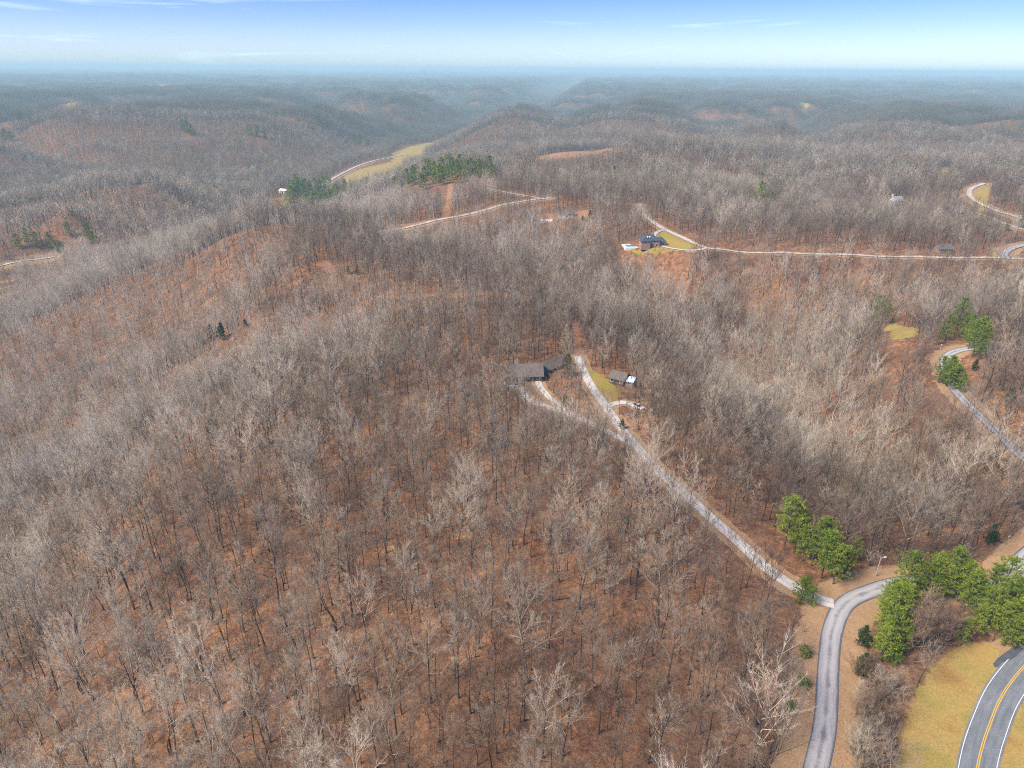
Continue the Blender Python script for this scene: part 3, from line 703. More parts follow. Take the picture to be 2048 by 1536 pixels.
# ------------------------------------------------------------------ evergreens
def conifer(H, spread, clear, whorls, per, tufts, blades, blen, bw, needle, shape='pine'):
    tr = TG(); g = TG()
    z = np.linspace(0, 1, 7); w = RNG.normal(size=2) * 0.03 * H
    P = np.stack([w[0] * z ** 2, w[1] * z ** 2, z * H - 0.5 * (z == 0)], 1)
    tr.tube(P, 0.014 * H * (1 - 0.9 * z) + 0.02, 6, 0)
    V, F, T = [], [], []
    az = 0
    for i in range(whorls):
        u = (i + RNG.uniform(0, 0.6)) / whorls
        t = clear + (1 - clear) * u
        prof = (np.sin(np.pi * min(1, 0.22 + 0.80 * u)) ** 0.75) if shape == 'pine' else (1.02 - u) ** 0.8
        c = np.array([np.interp(t, z, P[:, k]) for k in range(3)])
        for j in range(per):
            az += 2.399 + RNG.uniform(-0.5, 0.5)
            L = spread * prof * RNG.uniform(0.5, 1.32) + 0.25
            el = math.radians((RNG.uniform(-6, 22) + 30 * u) if shape == 'pine' else RNG.uniform(15, 40) + 25 * u)
            d = np.array([math.cos(az) * math.cos(el), math.sin(az) * math.cos(el), math.sin(el)])
            s3 = np.linspace(0, 1, 3)
            Q = c + d * L * s3[:, None] + np.array([0, 0, 0.12 * L]) * (s3 ** 2)[:, None]
            g.tube(Q, 0.035 * (1 - 0.8 * s3) * H / 14, 3, 0)
            for q in range(tufts):
                s = 1.0 if q == 0 else RNG.uniform(0.35, 1.0)
                p = c + d * L * s + np.array([0, 0, 0.12 * L * s * s]) + RNG.normal(size=3) * np.array([0.16, 0.16, 0.05]) * L * 0.8
                a = RNG.uniform(0, 1)
                D = unit(RNG.normal(size=(blades, 3)) + np.array([0, 0, 0.45]) + d * 0.5)
                S = unit(np.cross(D, RNG.normal(size=(blades, 3))))
                ln = blen * RNG.uniform(0.7, 1.3, (blades, 1))
                V.append(np.stack([p + D * ln * 0.05 - S * bw * 0.5, p + D * ln * 0.05 + S * bw * 0.5, p + D * ln], 1).reshape(-1, 3))
                T.append(np.full(blades * 3, a))
    nb = sum(len(v) for v in g.V)
    Vn = np.concatenate(V); Fn = np.arange(len(Vn)).reshape(-1, 3) + nb
    Fb = np.concatenate(g.F)
    me = mesh_from('crown', np.concatenate([*g.V, Vn]), np.concatenate([Fb, Fn]), [M_PINEBARK, needle])
    me.polygons.foreach_set('material_index', np.concatenate([np.zeros(len(Fb)), np.ones(len(Fn))]).astype(np.int32))
    at = me.attributes.new('tuft', 'FLOAT', 'POINT'); at.data.foreach_set('value', np.concatenate([np.zeros(nb), np.concatenate(T)]).astype(np.float32))
    return tr.mesh('trunk', [M_PINEBARK]), me, H
PINE = [conifer(15, 3.2, 0.24, 13, 5, 8, 12, 0.55, 0.115, M_PINE), conifer(17, 3.5, 0.32, 13, 5, 8, 12, 0.55, 0.115, M_PINE), conifer(13, 3.1, 0.12, 13, 5, 8, 12, 0.53, 0.115, M_PINE), conifer(11, 2.8, 0.10, 12, 5, 8, 12, 0.5, 0.11, M_PINE)]
PINE_FAR = [conifer(16, 3.8, 0.12, 10, 4, 5, 8, 1.1, 0.40, M_PINE), conifer(14, 3.6, 0.10, 10, 4, 5, 8, 1.05, 0.40, M_PINE), conifer(18, 3.8, 0.15, 10, 4, 5, 8, 1.1, 0.40, M_PINE)]
CEDAR = [conifer(6.5, 1.9, 0.05, 13, 5, 6, 9, 0.45, 0.15, M_CEDAR, 'cedar'), conifer(5.0, 1.8, 0.05, 12, 5, 6, 9, 0.42, 0.15, M_CEDAR, 'cedar')]
BUSH = [conifer(3.2, 1.7, 0.08, 8, 6, 6, 9, 0.42, 0.15, M_PINE, 'cedar')]
def plant(name, kind, u, v, sc, label, cat, group=None, xy=None):
    x, y = xy if xy is not None else hit(u, v, z_ground)
    o = empty(name, (x, y, zg(x, y)), rnd.uniform(0, 6.28))
    o.scale = (sc, sc, sc * rnd.uniform(0.93, 1.1))
    link(bpy.data.objects.new('trunk', kind[0]), o); link(bpy.data.objects.new('crown', kind[1]), o)
    KEEP_OUT.append((x, y, 2.2 * sc, 0.5) if cat != 'pine tree' else (x, y, 3.2 * sc if math.hypot(x, y) < 450 else 5.5, 0.8 if math.hypot(x, y) < 450 else (0.8 if sc > 1.3 else 0.4) if math.hypot(x, y) < 1350 else 0.3))
    return tag(o, label, cat, group)
ORD = 'first second third fourth fifth sixth seventh eighth ninth tenth eleventh twelfth thirteenth fourteenth fifteenth sixteenth seventeenth eighteenth nineteenth twentieth twenty-first twenty-second twenty-third twenty-fourth twenty-fifth twenty-sixth twenty-seventh twenty-eighth twenty-ninth thirtieth'.split()
ORD += [t + '-' + o for t in ('thirty', 'forty', 'fifty') for o in ORD[:9]]
def clump(pts, kinds, sc, where, group, name='pine_tree', what='pine', cat='pine tree'):
    pts = sorted(pts)
    for i, p in enumerate(pts):
        end = f'{ORD[i]} from the left' if i < len(pts) - 1 else 'rightmost'
        k = p[2] if len(p) > 2 else 1.0
        plant(name, kinds[rnd.randrange(len(kinds))], p[0], p[1], sc * k * rnd.uniform(0.88, 1.12), f'{"leftmost" if i == 0 else end} {what} {where}' if i == 0 else f'{what} {where}, {end}', cat, group)
clump([(1567,1100,1.15),(1588,1106,1.1),(1604,1122,1.0),(1622,1132,1.05),(1642,1157,1.1),(1655,1140,.9),(1666,1168,.95),(1684,1160,.8),(1640,1125,1.0)], PINE[:2], 0.92, 'in the tall clump beside the driveway', 'tall pines beside the gravel driveway', what='tall green pine')
clump([(1598,1207,.9),(1622,1212,.75),(1608,1190,.8)], PINE[2:], 0.72, 'at the mouth of the gravel driveway', 'small pines at the driveway mouth', what='low pine')
clump([(1708,1122,.8)], PINE[2:3], 0.7, 'above the tall clump, thin and pale', None, what='young pine')
clump([(1762,1305,.9),(1772,1285,1),(1785,1262,1),(1776,1240,.95),(1792,1226,1),(1800,1212,1),(1760,1325,.7),(1800,1300,.6),(1786,1330,.6),(1768,1262,1),(1782,1300,.9),(1770,1320,.85),(1805,1240,.8),(1775,1212,.9)], PINE[1:], 0.95, 'in the row flanking the lane bend', 'pines along the inner lane bend', what='bright pine')
clump([(1822,1203,.95),(1846,1198,1),(1868,1196,.9),(1892,1198,1),(1915,1203,1),(1938,1213,1),(1860,1208,.8),(1960,1226,.95),(1834,1212,.85),(1880,1206,.9),(1926,1224,.9),(1948,1232,.85),(1856,1186,.9),(1905,1190,.9)], PINE, 0.92, 'in the arc behind the grey brush', 'pines in the arc over the lane', what='yellow green pine')
clump([(1985,1232,1),(2008,1244,1),(2030,1252,.9),(2046,1236,.9),(1965,1262,.85),(1985,1282,.8),(2008,1292,.8),(2028,1300,.75),(2046,1290,.9),(1920,1292,.55),(2060,1260,1),(2050,1205,.8),(1995,1256,1),(2018,1270,1),(2040,1275,.95),(1975,1250,.9),(1950,1276,.7),(2064,1236,1)], PINE, 0.95, 'between the lane and the two lane road', 'pines above the main road', what='dark green pine')
clump([(1752,652,1),(1770,651,.7),(1742,655,.8)], PINE[1:], 1.25, 'at the left end of the small pale field', 'pines by the small pale field', what='pine')
clump([(1890,682,.9),(1906,675,.95),(1922,676,.9),(1933,683,1),(1943,715,1.15),(1955,722,1.0),(1876,690,.5),(1936,698,.9),(1948,704,.9)], PINE[:3], 1.15, 'around the far bend of the upper lane', 'pines at the upper lane bend', what='pine')
clump([(1876,764,.8),(1893,772,.95),(1910,776,.9),(1900,758,.8),(1922,784,.6),(1886,768,.8),(1904,778,.9)], PINE[2:], 1.15, 'below the far bend of the upper lane', 'pines below the upper lane bend', what='spreading pine')
clump([(1520,372),(1546,380),(1534,388),(1580,380),(1518,410),(1541,416),(1572,379),(1210,366),(1226,366)], PINE_FAR, 1.25, 'scattered on the grey slope beyond the ridge road', 'pines on the slope beyond the ridge road')
clump([(588,402,1.2),(598,390,1.1),(610,384),(584,412,1.1),(630,382),(645,378),(655,378),(625,416),(640,421),(655,418),(667,408),(672,396),(635,406),(574,405,.7),(612,418),(650,428),(600,402,1.2),(622,392),(660,384),(632,428),(692,388,.8),(690,412,.7),(594,410,1.1),(606,396,1),(618,400,1.1),(640,388,1),(638,398,.9),(650,396,.9),(662,416,1),(676,410,.9),(645,410,1),(606,426,.9),(620,430,.9),(580,394,1.1),(592,384,1)], PINE_FAR, 1.75, 'in the dark stand by the white barn', 'pines by the white barn', what='dense pine')
clump([(850,341),(862,336),(876,334),(890,336),(905,346),(920,351),(941,356),(960,357),(984,361),(868,356),(880,371,.9),(851,371,.9),(830,366,.9),(815,376,.9),(800,371,.9),(790,381,.8),(736,374,.9),(722,381,.7),(845,381,.9),(894,361),(915,366,.8),(978,357),(866,346),(856,352),(905,356),(930,361,.8),(872,344),(884,350),(898,346),(858,346),(840,356,.9),(826,372,.9),(884,368,.9),(808,366,.8),(912,352,.9),(935,356,.9),(950,352,.9),(868,366,.9)], PINE_FAR, 1.5, 'on the hill crest above the orange strip', 'pines on the hill crest')
clump([(366,262),(374,266),(382,270),(500,270),(516,273),(530,275),(12,286),(25,286),(708,286),(735,300),(720,292)], PINE_FAR, 1.9, 'far off on the hazy valley hills', 'far pines on the hazy hills', what='dark pine')
clump([(38,497),(60,493),(140,474),(178,476),(186,488),(75,497),(106,500),(120,505)], PINE_FAR, 1.15, 'on the valley bank behind the long spur', 'pines behind the long spur', what='dark pine')
clump([(2036,334),(2008,330),(1990,345),(2012,462,.8),(1898,352,.7),(2040,455,1)], PINE_FAR, 0.85, 'near the bend of the far grey road', 'pines by the far bend', what='pine')
for u, v, sc, lb in ((1977,1088,1.0,'dark conical cedar beside the upper asphalt lane'),(1134,752,1.5,'large dull green cedar between the two driveways'),(1129,812,.95,'small dark evergreen inside the driveway fork'),(426,684,1.9,'dark evergreen low in the left ravine'),(446,680,1.6,'smaller dark evergreen right of the ravine one'),(404,690,1.6,'low dark evergreen left of the ravine pair'),(492,655,1.0,'lone dark cedar on the slope above the ravine'),
                     (697,548,1.0,'small dark cedar in the ridge clearing, left one'),(715,550,1.0,'small dark cedar in the ridge clearing, right one'),(1180,437,1.2,'round green cedar on the bank past the white fronted house'),(1166,443,1.1,'dull cedar nearer the white fronted house'),(1722,1292,.9,'dark rounded cedar on the lane verge below the pines'),(1720,1352,.95,'dark narrow cedar alone on the lane verge'),(2018,806,1.2,'dark cedar right of the upper lane'),(1947,742,.9,'dark cedar under the bend pine'),(157,334,1.0,'dark cedar on the far left slope'),(1244,858,.7,'small green cedar at the fork of the driveways')):
    plant('cedar_tree', CEDAR[rnd.randrange(2)], u, v, sc, lb, 'cedar tree', None)
for u, v, sc, lb in ((1608,1312,.9,'grey green bush at the left lane verge, upper one'),(1604,1372,.85,'yellow green bush at the left lane verge, lower one'),(1578,1420,.7,'dark green bush under the pale edge tree'),(1925,782,.6,'yellow bush beside the upper lane')):
    plant('evergreen_bush', BUSH[0], u, v, sc, lb, 'bush', None)

SHRUB = []
for H, n in ((4.6, 6), (3.4, 5), (5.6, 6)):
    g = bare_tree(H, 1.7, 0.12, 5, 4, 9, 0.05, 0.014, 4, n, 0.8)
    for f in range(4): bare_tree(H * 0.8, 1.5, 0.1, 5, 4, 8, 0.04, 0.014, 4, 1, 0.8, RNG.normal(size=2) * 1.1, g, 0.15)
    SHRUB.append(g.mesh('bare_shrub', [M_BARK, M_TWIG_RED if H < 4 else M_TWIG, M_TWIG_RED if H < 5 else M_TWIG]))
_pts = []
for q in range(30):
    t = q / 29; v = 1335 + 215 * t
    _pts.append((1748 - 6 * t + rnd.uniform(-38, 34), v + rnd.uniform(-6, 6)))
_pts += [(1815,1300),(1840,1288),(1862,1300),(1884,1282),(1850,1268),(1826,1270),(1876,1262),(1905,1272),(1838,1250),(1862,1246)]
_pts.sort(key=lambda p: -p[1])
for i, (u, v) in enumerate(_pts):
    k = rnd.randrange(3); x, y = hit(u, v, z_ground); sc = rnd.uniform(0.75, 1.2) if v > 1330 else rnd.uniform(1.5, 2.1)
    o = link(bpy.data.objects.new('bare_shrub', SHRUB[k])); o.location = (x, y, zg(x, y)); o.rotation_euler = (0, 0, rnd.uniform(0, 6.28)); o.scale = (sc,) * 3
    nm_, where = ('scrub strip between the worn lane and the yellow field', 'scrub between lane and yellow field') if v > 1330 else ('grey brush enclosed by the arc of pines', 'brush inside the arc of pines')
    j = sum(1 for p in _pts[:i] if (p[1] > 1330) == (v > 1330))
    tag(o, f'leafless shrub in the {where}, {ORD[j] if j < 30 else "last"} from the bottom', 'shrub', nm_)

# ------------------------------------------------------------------ houses
M_BROWNROOF = plain('brown_shingles', (0.085, 0.07, 0.06), (0.15, 0.125, 0.108), 0.9)
M_SLATE = plain('blue_grey_shingles', (0.035, 0.045, 0.062), (0.07, 0.085, 0.105), 0.8)
M_GREYROOF = plain('grey_shingles', (0.20, 0.21, 0.22), (0.28, 0.29, 0.30), 0.9)
M_BLUEMETAL = plain('pale_blue_metal', (0.42, 0.52, 0.62), (0.60, 0.68, 0.76), 0.4, 0.4)
M_WHITEMETAL = plain('white_metal', (0.62, 0.63, 0.63), (0.74, 0.74, 0.73), 0.3, 0.5)
M_LOGWALL = plain('dark_log_wall', (0.05, 0.036, 0.026), (0.10, 0.07, 0.05), 1.2)
M_BRICK = plain('tan_brick', (0.26, 0.165, 0.125), (0.36, 0.24, 0.185), 3.0)
M_SIDING = plain('white_siding', (0.62, 0.62, 0.60), (0.74, 0.74, 0.72), 1.0)
M_TRIM = plain('white_trim', (0.68, 0.68, 0.66), (0.78, 0.78, 0.76), 1.0)
M_CONCRETE = plain('pale_concrete', (0.50, 0.47, 0.43), (0.62, 0.59, 0.55), 0.7)
M_STONE = plain('chimney_stone', (0.16, 0.14, 0.12), (0.26, 0.24, 0.21), 2.0)
M_GLASS, _N, _L, _b = mat('window_glass', 0.08); _b.inputs['Base Color'].default_value = (0.02, 0.025, 0.03, 1); _b.inputs['Specular IOR Level'].default_value = 0.5
M_WATER, _N, _L, _b = mat('pool_water', 0.05); _b.inputs['Base Color'].default_value = (0.03, 0.34, 0.42, 1); _b.inputs['Specular IOR Level'].default_value = 0.5
M_DOOR = plain('dark_door', (0.05, 0.04, 0.035), (0.08, 0.065, 0.055), 1.0)
M_WOOD = plain('weathered_wood', (0.17, 0.13, 0.10), (0.27, 0.21, 0.17), 2.0)
class House:
    def __init__(s, name, label, u, v, rz, clear=9, cat='house', dz=0.0):
        x, y = hit(u, v, z_ground); s.root = empty(name, (x, y, zg(x, y) + dz), math.radians(rz)); tag(s.root, label, cat)
        KEEP_OUT.append((x, y, clear, 0.0 if math.hypot(x, y) < 450 else 0.3)); s.x, s.y = x, y
    def block(s, cx, cy, w, d, h, rh, wall, roof, a=0.0, over=0.5, hip=0.0, base=-2.0, z0=0.0):
        """gabled (or hipped) block, ridge along its local x"""
        ca, sa = math.cos(math.radians(a)), math.sin(math.radians(a))
        def X(p): return (cx + p[0] * ca - p[1] * sa, cy + p[0] * sa + p[1] * ca, p[2])
        m = MB(); hw, hd = w / 2, d / 2
        if hip:
            m.hull([X((-hw, -hd, base)), X((hw, -hd, base)), X((hw, hd, base)), X((-hw, hd, base))], [X((-hw, -hd, h)), X((hw, -hd, h)), X((hw, hd, h)), X((-hw, hd, h))])
        else:
            L_ = [X((-hw, -hd, base)), X((-hw, hd, base)), X((-hw, hd, h)), X((-hw, 0, h + rh - 0.05)), X((-hw, -hd, h))]
            m.hull(L_, [X((hw, -hd, base)), X((hw, hd, base)), X((hw, hd, h)), X((hw, 0, h + rh - 0.05)), X((hw, -hd, h))])
        m.build('wall', wall, s.root)
        r = MB(); ow, od = hw + over, hd + over; drop = rh * over / hd; t = 0.22
        if hip:
            k = hip
            lo = [X((-ow, -od, h - drop)), X((ow, -od, h - drop)), X((ow, od, h - drop)), X((-ow, od, h - drop))]
            r.v += lo + [X((-ow, -od, h - drop + t)), X((ow, -od, h - drop + t)), X((ow, od, h - drop + t)), X((-ow, od, h - drop + t)), X((-hw + k, 0, h + rh + t)), X((hw - k, 0, h + rh + t))]
            r.f += [(3, 2, 1, 0), (0, 1, 5, 4), (1, 2, 6, 5), (2, 3, 7, 6), (3, 0, 4, 7), (4, 5, 9, 8), (6, 7, 8, 9), (5, 6, 9), (7, 4, 8)]
        else:
            for sg in (-1, 1):
                e = [(-ow, sg * od, h - drop), (ow, sg * od, h - drop), (ow, 0.0, h + rh), (-ow, 0.0, h + rh)]
                b = len(r.v); r.v += [X(p) for p in e] + [X((p[0], p[1], p[2] + t)) for p in e]
                r.f += [tuple(b + i for i in q) for q in ((3, 2, 1, 0), (4, 5, 6, 7), (0, 1, 5, 4), (1, 2, 6, 5), (2, 3, 7, 6), (3, 0, 4, 7))]
        s.roof = r.build('roof', roof, s.root)
        s.X, s.hw, s.hd, s.h = X, hw, hd, h
        return s
    def opening(s, side, c, z, w, h, kind='window'):
        """a window (frame with its pane) or door on a side of the last block: 'f' front (-y), 'b' back, 'l', 'r' ends"""
        def Q(a, zz, o):
            return s.X({'f': (a, -s.hd - o, zz), 'b': (a, s.hd + o, zz), 'l': (-s.hw - o, a, zz), 'r': (s.hw + o, a, zz)}[side])
        def slab(c0, c1, z0, z1, o0, o1, name, mt, par):
            m = MB(); m.hull([Q(c0, z0, o0), Q(c1, z0, o0), Q(c1, z1, o0), Q(c0, z1, o0)], [Q(c0, z0, o1), Q(c1, z0, o1), Q(c1, z1, o1), Q(c0, z1, o1)])
            return m.build(name, mt, par)
        if kind == 'door': return slab(c - w / 2, c + w / 2, z, z + h, -0.02, 0.08, 'door', M_DOOR, s.root)
        f = slab(c - w / 2 - 0.12, c + w / 2 + 0.12, z - 0.12, z + h + 0.12, -0.02, 0.06, 'window', M_TRIM, s.root)
        slab(c - w / 2, c + w / 2, z, z + h, 0.03, 0.075, 'pane', M_GLASS, f)
        return s
    def box(s, name, mt, x0, y0, z0, x1, y1, z1): return MB().box(x0, y0, z0, x1, y1, z1).build(name, mt, s.root)

# brown log house at the top of the driveway
H1 = House('log_house', 'long brown roofed log house in the trees by the gravel loop', 1046, 755, 4, 9)
H1.block(0, 0, 15, 9, 3.4, 3.0, M_LOGWALL, M_BROWNROOF, 0, 1.2)
for c in (-5.5, -2.0, 3.0, 6.0): H1.opening('f', c, 0.9, 1.3, 1.4)
H1.opening('f', 0.5, 0.1, 1.0, 2.1, 'door'); H1.opening('l', 0, 1.0, 1.4, 1.4)
H1.block(11.5, 6.5, 17, 6.5, 3.0, 2.3, M_LOGWALL, M_BROWNROOF, 40, 0.9)
for c in (-3, 1.5, 5.5): H1.opening('f', c, 0.9, 1.3, 1.3)
H1.box('chimney', M_STONE, -3.2, 0.6, 4.0, -2.1, 1.7, 8.0)
for c in (-7.4, -3.8, 0.0, 3.8, 7.4): H1.box('porch_post', M_WOOD, c - 0.12, -5.55, -1.5, c + 0.12, -5.31, 2.6)
H1.box('porch_floor', M_WOOD, -7.5, -5.6, -1.6, 7.5, -4.52, 0.0)
for dx, dy in ((9, 7), (16, 12)): KEEP_OUT.append((H1.x + dx, H1.y + dy, 4.5))
# small house by the lawn
H2 = House('cottage', 'small dark cottage with pale blue metal roof beside the green lawn', 1238, 764, -30, 5)
H2.block(0, 0, 6.5, 6, 2.8, 2.0, M_LOGWALL, M_BROWNROOF, 0, 0.6)
for c in (-2.2, 2.0): H2.opening('f', c, 0.9, 1.1, 1.2)
H2.opening('f', -0.1, 0.05, 1.0, 2.1, 'door')
H2.block(5.2, 0.4, 3.6, 5.4, 2.4, 1.0, M_WOOD, M_BLUEMETAL, 0, 0.4)
H2.opening('f', 0, 0.9, 1.1, 1.1); H2.opening('r', 0, 0.9, 1.1, 1.1)
# brick house with the pool
H3 = House('pool_house', 'brick house with dark hipped roofs above a swimming pool', 1299, 491, 6, 14)
H3.block(0, 1.5, 14, 11, 5.2, 3.6, M_BRICK, M_SLATE, 0, 0.6, 4.5)
for c in (-5, -2.4, 2.4, 5): H3.opening('f', c, 3.1, 1.2, 1.4)
for c in (-4.5, 4.5): H3.opening('f', c, 0.6, 1.5, 1.5)
H3.opening('f', 0, 0.0, 1.8, 2.3, 'door'); H3.opening('r', 0, 3.0, 1.2, 1.4); H3.opening('l', 0, 3.0, 1.2, 1.4)
H3.block(-5.0, -3.6, 5.0, 7.5, 5.0, 3.0, M_BRICK, M_SLATE, 90, 0.5, 1.6)
H3.opening('r', 0, 0.6, 1.6, 1.5); H3.opening('l', 0, 3.0, 1.4, 1.4)
H3.block(9.2, 3.2, 8, 8, 3.4, 2.8, M_BRICK, M_SLATE, 0, 0.5, 2.6)
for c in (-2, 2): H3.opening('f', c, 0.1, 2.6, 2.2)
H3.box('chimney', M_BRICK, 2.6, 2.4, 7.0, 3.6, 3.4, 10.6)
for c in (-3.4, -1.6):
    m = MB(); m.hull([(c, -3.0, 7.25), (c + 0.9, -3.0, 7.25), (c + 0.9, -1.8, 8.0), (c, -1.8, 8.0)], [(c, -3.0, 7.4), (c + 0.9, -3.0, 7.4), (c + 0.9, -1.8, 8.15), (c, -1.8, 8.15)]); m.build('skylight', M_WHITEMETAL, H3.root)
px, py = hit(1263, 492, z_ground)
pool = tag(empty('swimming_pool', (px, py, zg(px, py) + 0.35), 0.1), 'turquoise swimming pool in a white deck beside the brick house', 'swimming pool')
KEEP_OUT.append((px, py, 11, 0.6))
dk = MB()
for q in ((-6.6, -6, 7.0, -4), (-6.6, 4, 7.0, 6), (-6.6, -4, -5, 4), (5, -4, 7.0, 4)): dk.box(q[0], q[1], -3, q[2], q[3], 0.0)
dk.build('deck', M_TRIM, pool); MB().box(-5, -4, -2.0, 5, 4, -0.18).build('water', M_WATER, pool)
l = MB(); l.tube([(4.6, -0.4, -0.6), (4.6, -0.4, 0.8), (5.3, -0.4, 0.8), (5.3, -0.4, 0)], [0.04] * 4, 6); l.tube([(4.6, 0.3, -0.6), (4.6, 0.3, 0.8), (5.3, 0.3, 0.8), (5.3, 0.3, 0)], [0.04] * 4, 6); l.build('ladder', M_WHITEMETAL, pool)
# white house on the right hand ridge
H4 = House('white_house', 'white house with grey roof alone in the far right wood', 1790, 411, 15, 8)
H4.block(1.5, 1, 11, 9, 5.4, 3.8, M_SIDING, M_GREYROOF, 0, 0.5)
for c in (-3.5, 0, 3.5): H4.opening('f', c, 3.3, 1.3, 1.5); H4.opening('f', c, 0.7, 1.3, 1.5)
H4.opening('r', 0, 3.2, 1.3, 1.5)
H4.block(-4.6, -3.2, 7, 6, 4.6, 2.6, M_SIDING, M_GREYROOF, 90, 0.4)
for c in (-1.5, 1.5): H4.opening('l', c, 0.8, 1.6, 1.6); H4.opening('l', c, 3.0, 1.2, 1.1)
H4.box('chimney', M_SIDING, -3.6, 2.4, 5.0, -2.5, 3.5, 11.2)
H4.box('terrace', M_CONCRETE, -9, -12, -2, 4, -6.4, 0.1)
H5 = House('white_fronted_house', 'low brown roofed house with a white front on the orange bank', 1131, 433, 4, 9)
H5.block(0, 0, 13, 7.5, 3.0, 2.2, M_SIDING, M_BROWNROOF, 0, 0.5)
for c in (-4.5, -1.5, 4.5): H5.opening('f', c, 0.9, 1.2, 1.3)
H5.opening('f', 1.6, 0.05, 1.0, 2.1, 'door')
H5.block(7.2, 0, 3.4, 6, 2.7, 1.6, M_BRICK, M_BROWNROOF, 0, 0.4); H5.opening('f', 0, 0.1, 2.4, 2.1)
H6 = House('shed', 'long low white shed left of the white fronted house', 1093, 444, 3, 7, 'shed')
H6.block(0, 0, 11, 2.6, 1.6, 0.5, M_SIDING, M_WHITEMETAL, 0, 0.2); H6.opening('f', -3.5, 0.6, 1.0, 0.7); H6.opening('f', 0.8, 0.0, 0.9, 1.5, 'door')
H7 = House('brown_house', 'brown house with weathered roof beside the ridge road', 1884, 503, 0, 6)
H7.block(0, 0, 10, 8, 3.0, 2.9, M_WOOD, M_BROWNROOF, 0, 0.6)
for c in (-3, 3): H7.opening('f', c, 0.9, 1.2, 1.3)
H7.opening('f', 0, 0.05, 1.0, 2.1, 'door'); H7.block(6.2, 0.6, 3, 5, 2.4, 1.2, M_SIDING, M_GREYROOF, 0, 0.3); H7.opening('f', 0, 0.8, 1.2, 1.0)
H8 = House('white_barn', 'white roofed barn in the valley beside the dark pine stand', 569, 386, -20, 13, 'barn')
H8.block(0, 0, 16, 11, 4.5, 3.0, M_SIDING, M_WHITEMETAL, 0, 0.5); H8.opening('f', 0, 0.1, 3.6, 3.4, 'door'); H8.opening('f', -5, 1.2, 1.4, 1.2)
H9 = House('farmhouse', 'small pale farmhouse in grey trees behind the white barn', 544, 360, 10, 10)
H9.block(0, 0, 12, 8, 3.6, 2.6, M_SIDING, M_GREYROOF, 0, 0.5); H9.opening('f', -3, 0.9, 1.4, 1.4); H9.opening('f', 2.5, 0.05, 1.1, 2.1, 'door')
H10 = House('garden_shed', 'grey shed in front of the dark valley pines', 588, 414, 30, 7, 'shed')
H10.block(0, 0, 6, 5, 2.8, 1.6, M_WOOD, M_GREYROOF, 0, 0.3); H10.opening('f', 0, 0.05, 1.6, 2.1, 'door')
for i, (u, v, s_, lb) in enumerate(((1103,191,26,'white farm building at the end of the far valley field'),(1096,187,18,'smaller white farm building up the far valley'),(1142,204,20,'white roofed building in the hazy valley wood'),(325,174,24,'white building far off on the left horizon hills'),(992,150,40,'pale buildings row far off under the horizon'),(1768,264,14,'dark cabin far off on the right wooded plateau'))):
    Hf = House('far_building', lb, u, v, 10 * i, s_ * 1.4, 'building')
    Hf.block(0, 0, s_, s_ * 0.6, s_ * 0.3, s_ * 0.2, M_LOGWALL if 'dark' in lb else M_SIDING, M_BROWNROOF if 'dark' in lb else M_WHITEMETAL, 0, 0.5)
    Hf.opening('f', 0, 0.5, s_ * 0.2, s_ * 0.22, 'door')

# ------------------------------------------------------------------ cars, poles, logs
M_CARW = plain('white_car_paint', (0.66, 0.67, 0.68), (0.70, 0.71, 0.72), 1.0, 0.25)
M_CARB = plain('blue_car_paint', (0.02, 0.05, 0.13), (0.03, 0.065, 0.16), 1.0, 0.25)
M_RUBBER = plain('tyre_rubber', (0.02, 0.02, 0.02), (0.035, 0.035, 0.035), 4.0)
M_METAL = plain('wheel_metal', (0.35, 0.36, 0.37), (0.45, 0.46, 0.47), 4.0, 0.4)
M_LAMP = plain('lamp_glass', (0.60, 0.60, 0.56), (0.7, 0.7, 0.66), 4.0, 0.3)
def car(name, label, u, v, rz, paint, pickup):
    x, y = hit(u, v, z_ground); r = tag(empty(name, (x, y, zg(x, y) + 0.02), math.radians(rz)), label, 'pickup truck' if pickup else 'car')
    KEEP_OUT.append((x, y, 4))
    side = [(-2.6, .45), (-2.6, 1.05), (-0.5, 1.1), (0.9, 1.1), (2.2, 1.0), (2.6, .85), (2.6, .45)] if pickup else [(-2.2, .35), (-2.2, .95), (-1.9, 1.02), (0.9, 1.0), (2.0, .85), (2.25, .7), (2.25, .35)]
    m = MB(); m.hull([(a, -0.92, b) for a, b in side], [(a, 0.92, b) for a, b in side]); m.build('body', paint, r)
    cab = [(-0.7, 1.1), (-0.55, 1.72), (0.5, 1.76), (1.15, 1.1)] if pickup else [(-1.8, 1.0), (-1.2, 1.42), (0.3, 1.45), (1.05, 1.0)]
    m = MB(); m.hull([(a, -0.80 + 0.12 * (b > 1.3), b) for a, b in cab], [(a, 0.80 - 0.12 * (b > 1.3), b) for a, b in cab]); m.build('windows', M_GLASS, r)
    a0, a1 = (-0.5, 0.45) if pickup else (-1.15, 0.25); zt = 1.72 if pickup else 1.42
    MB().box(a0, -0.70, zt, a1, 0.70, zt + 0.06).build('roof', paint, r)
    if pickup: MB().box(-2.5, -0.78, 1.08, -0.8, 0.78, 1.1).build('bed', M_RUBBER, r)
    for a in (-1.5, 1.55):
        for s_ in (-1, 1):
            w = MB().tube([(a, s_ * 0.70, 0.34), (a, s_ * 0.94, 0.34)], [0.34, 0.34], 14).build('wheel', M_RUBBER, r)
            MB().tube([(a, s_ * 0.93, 0.34), (a, s_ * 0.955, 0.34)], [0.2, 0.2], 10).build('rim', M_METAL, w)
    for s_ in (-0.65, 0.65): MB().box(side[-2][0] - 0.05, s_ - 0.2, 0.62, side[-2][0] + 0.02, s_ + 0.2, 0.78).build('headlight', M_LAMP, r)
    return r
car('pickup_truck', 'white pickup parked at the end of the gravel spur', 1276, 816, -55, M_CARW, True)
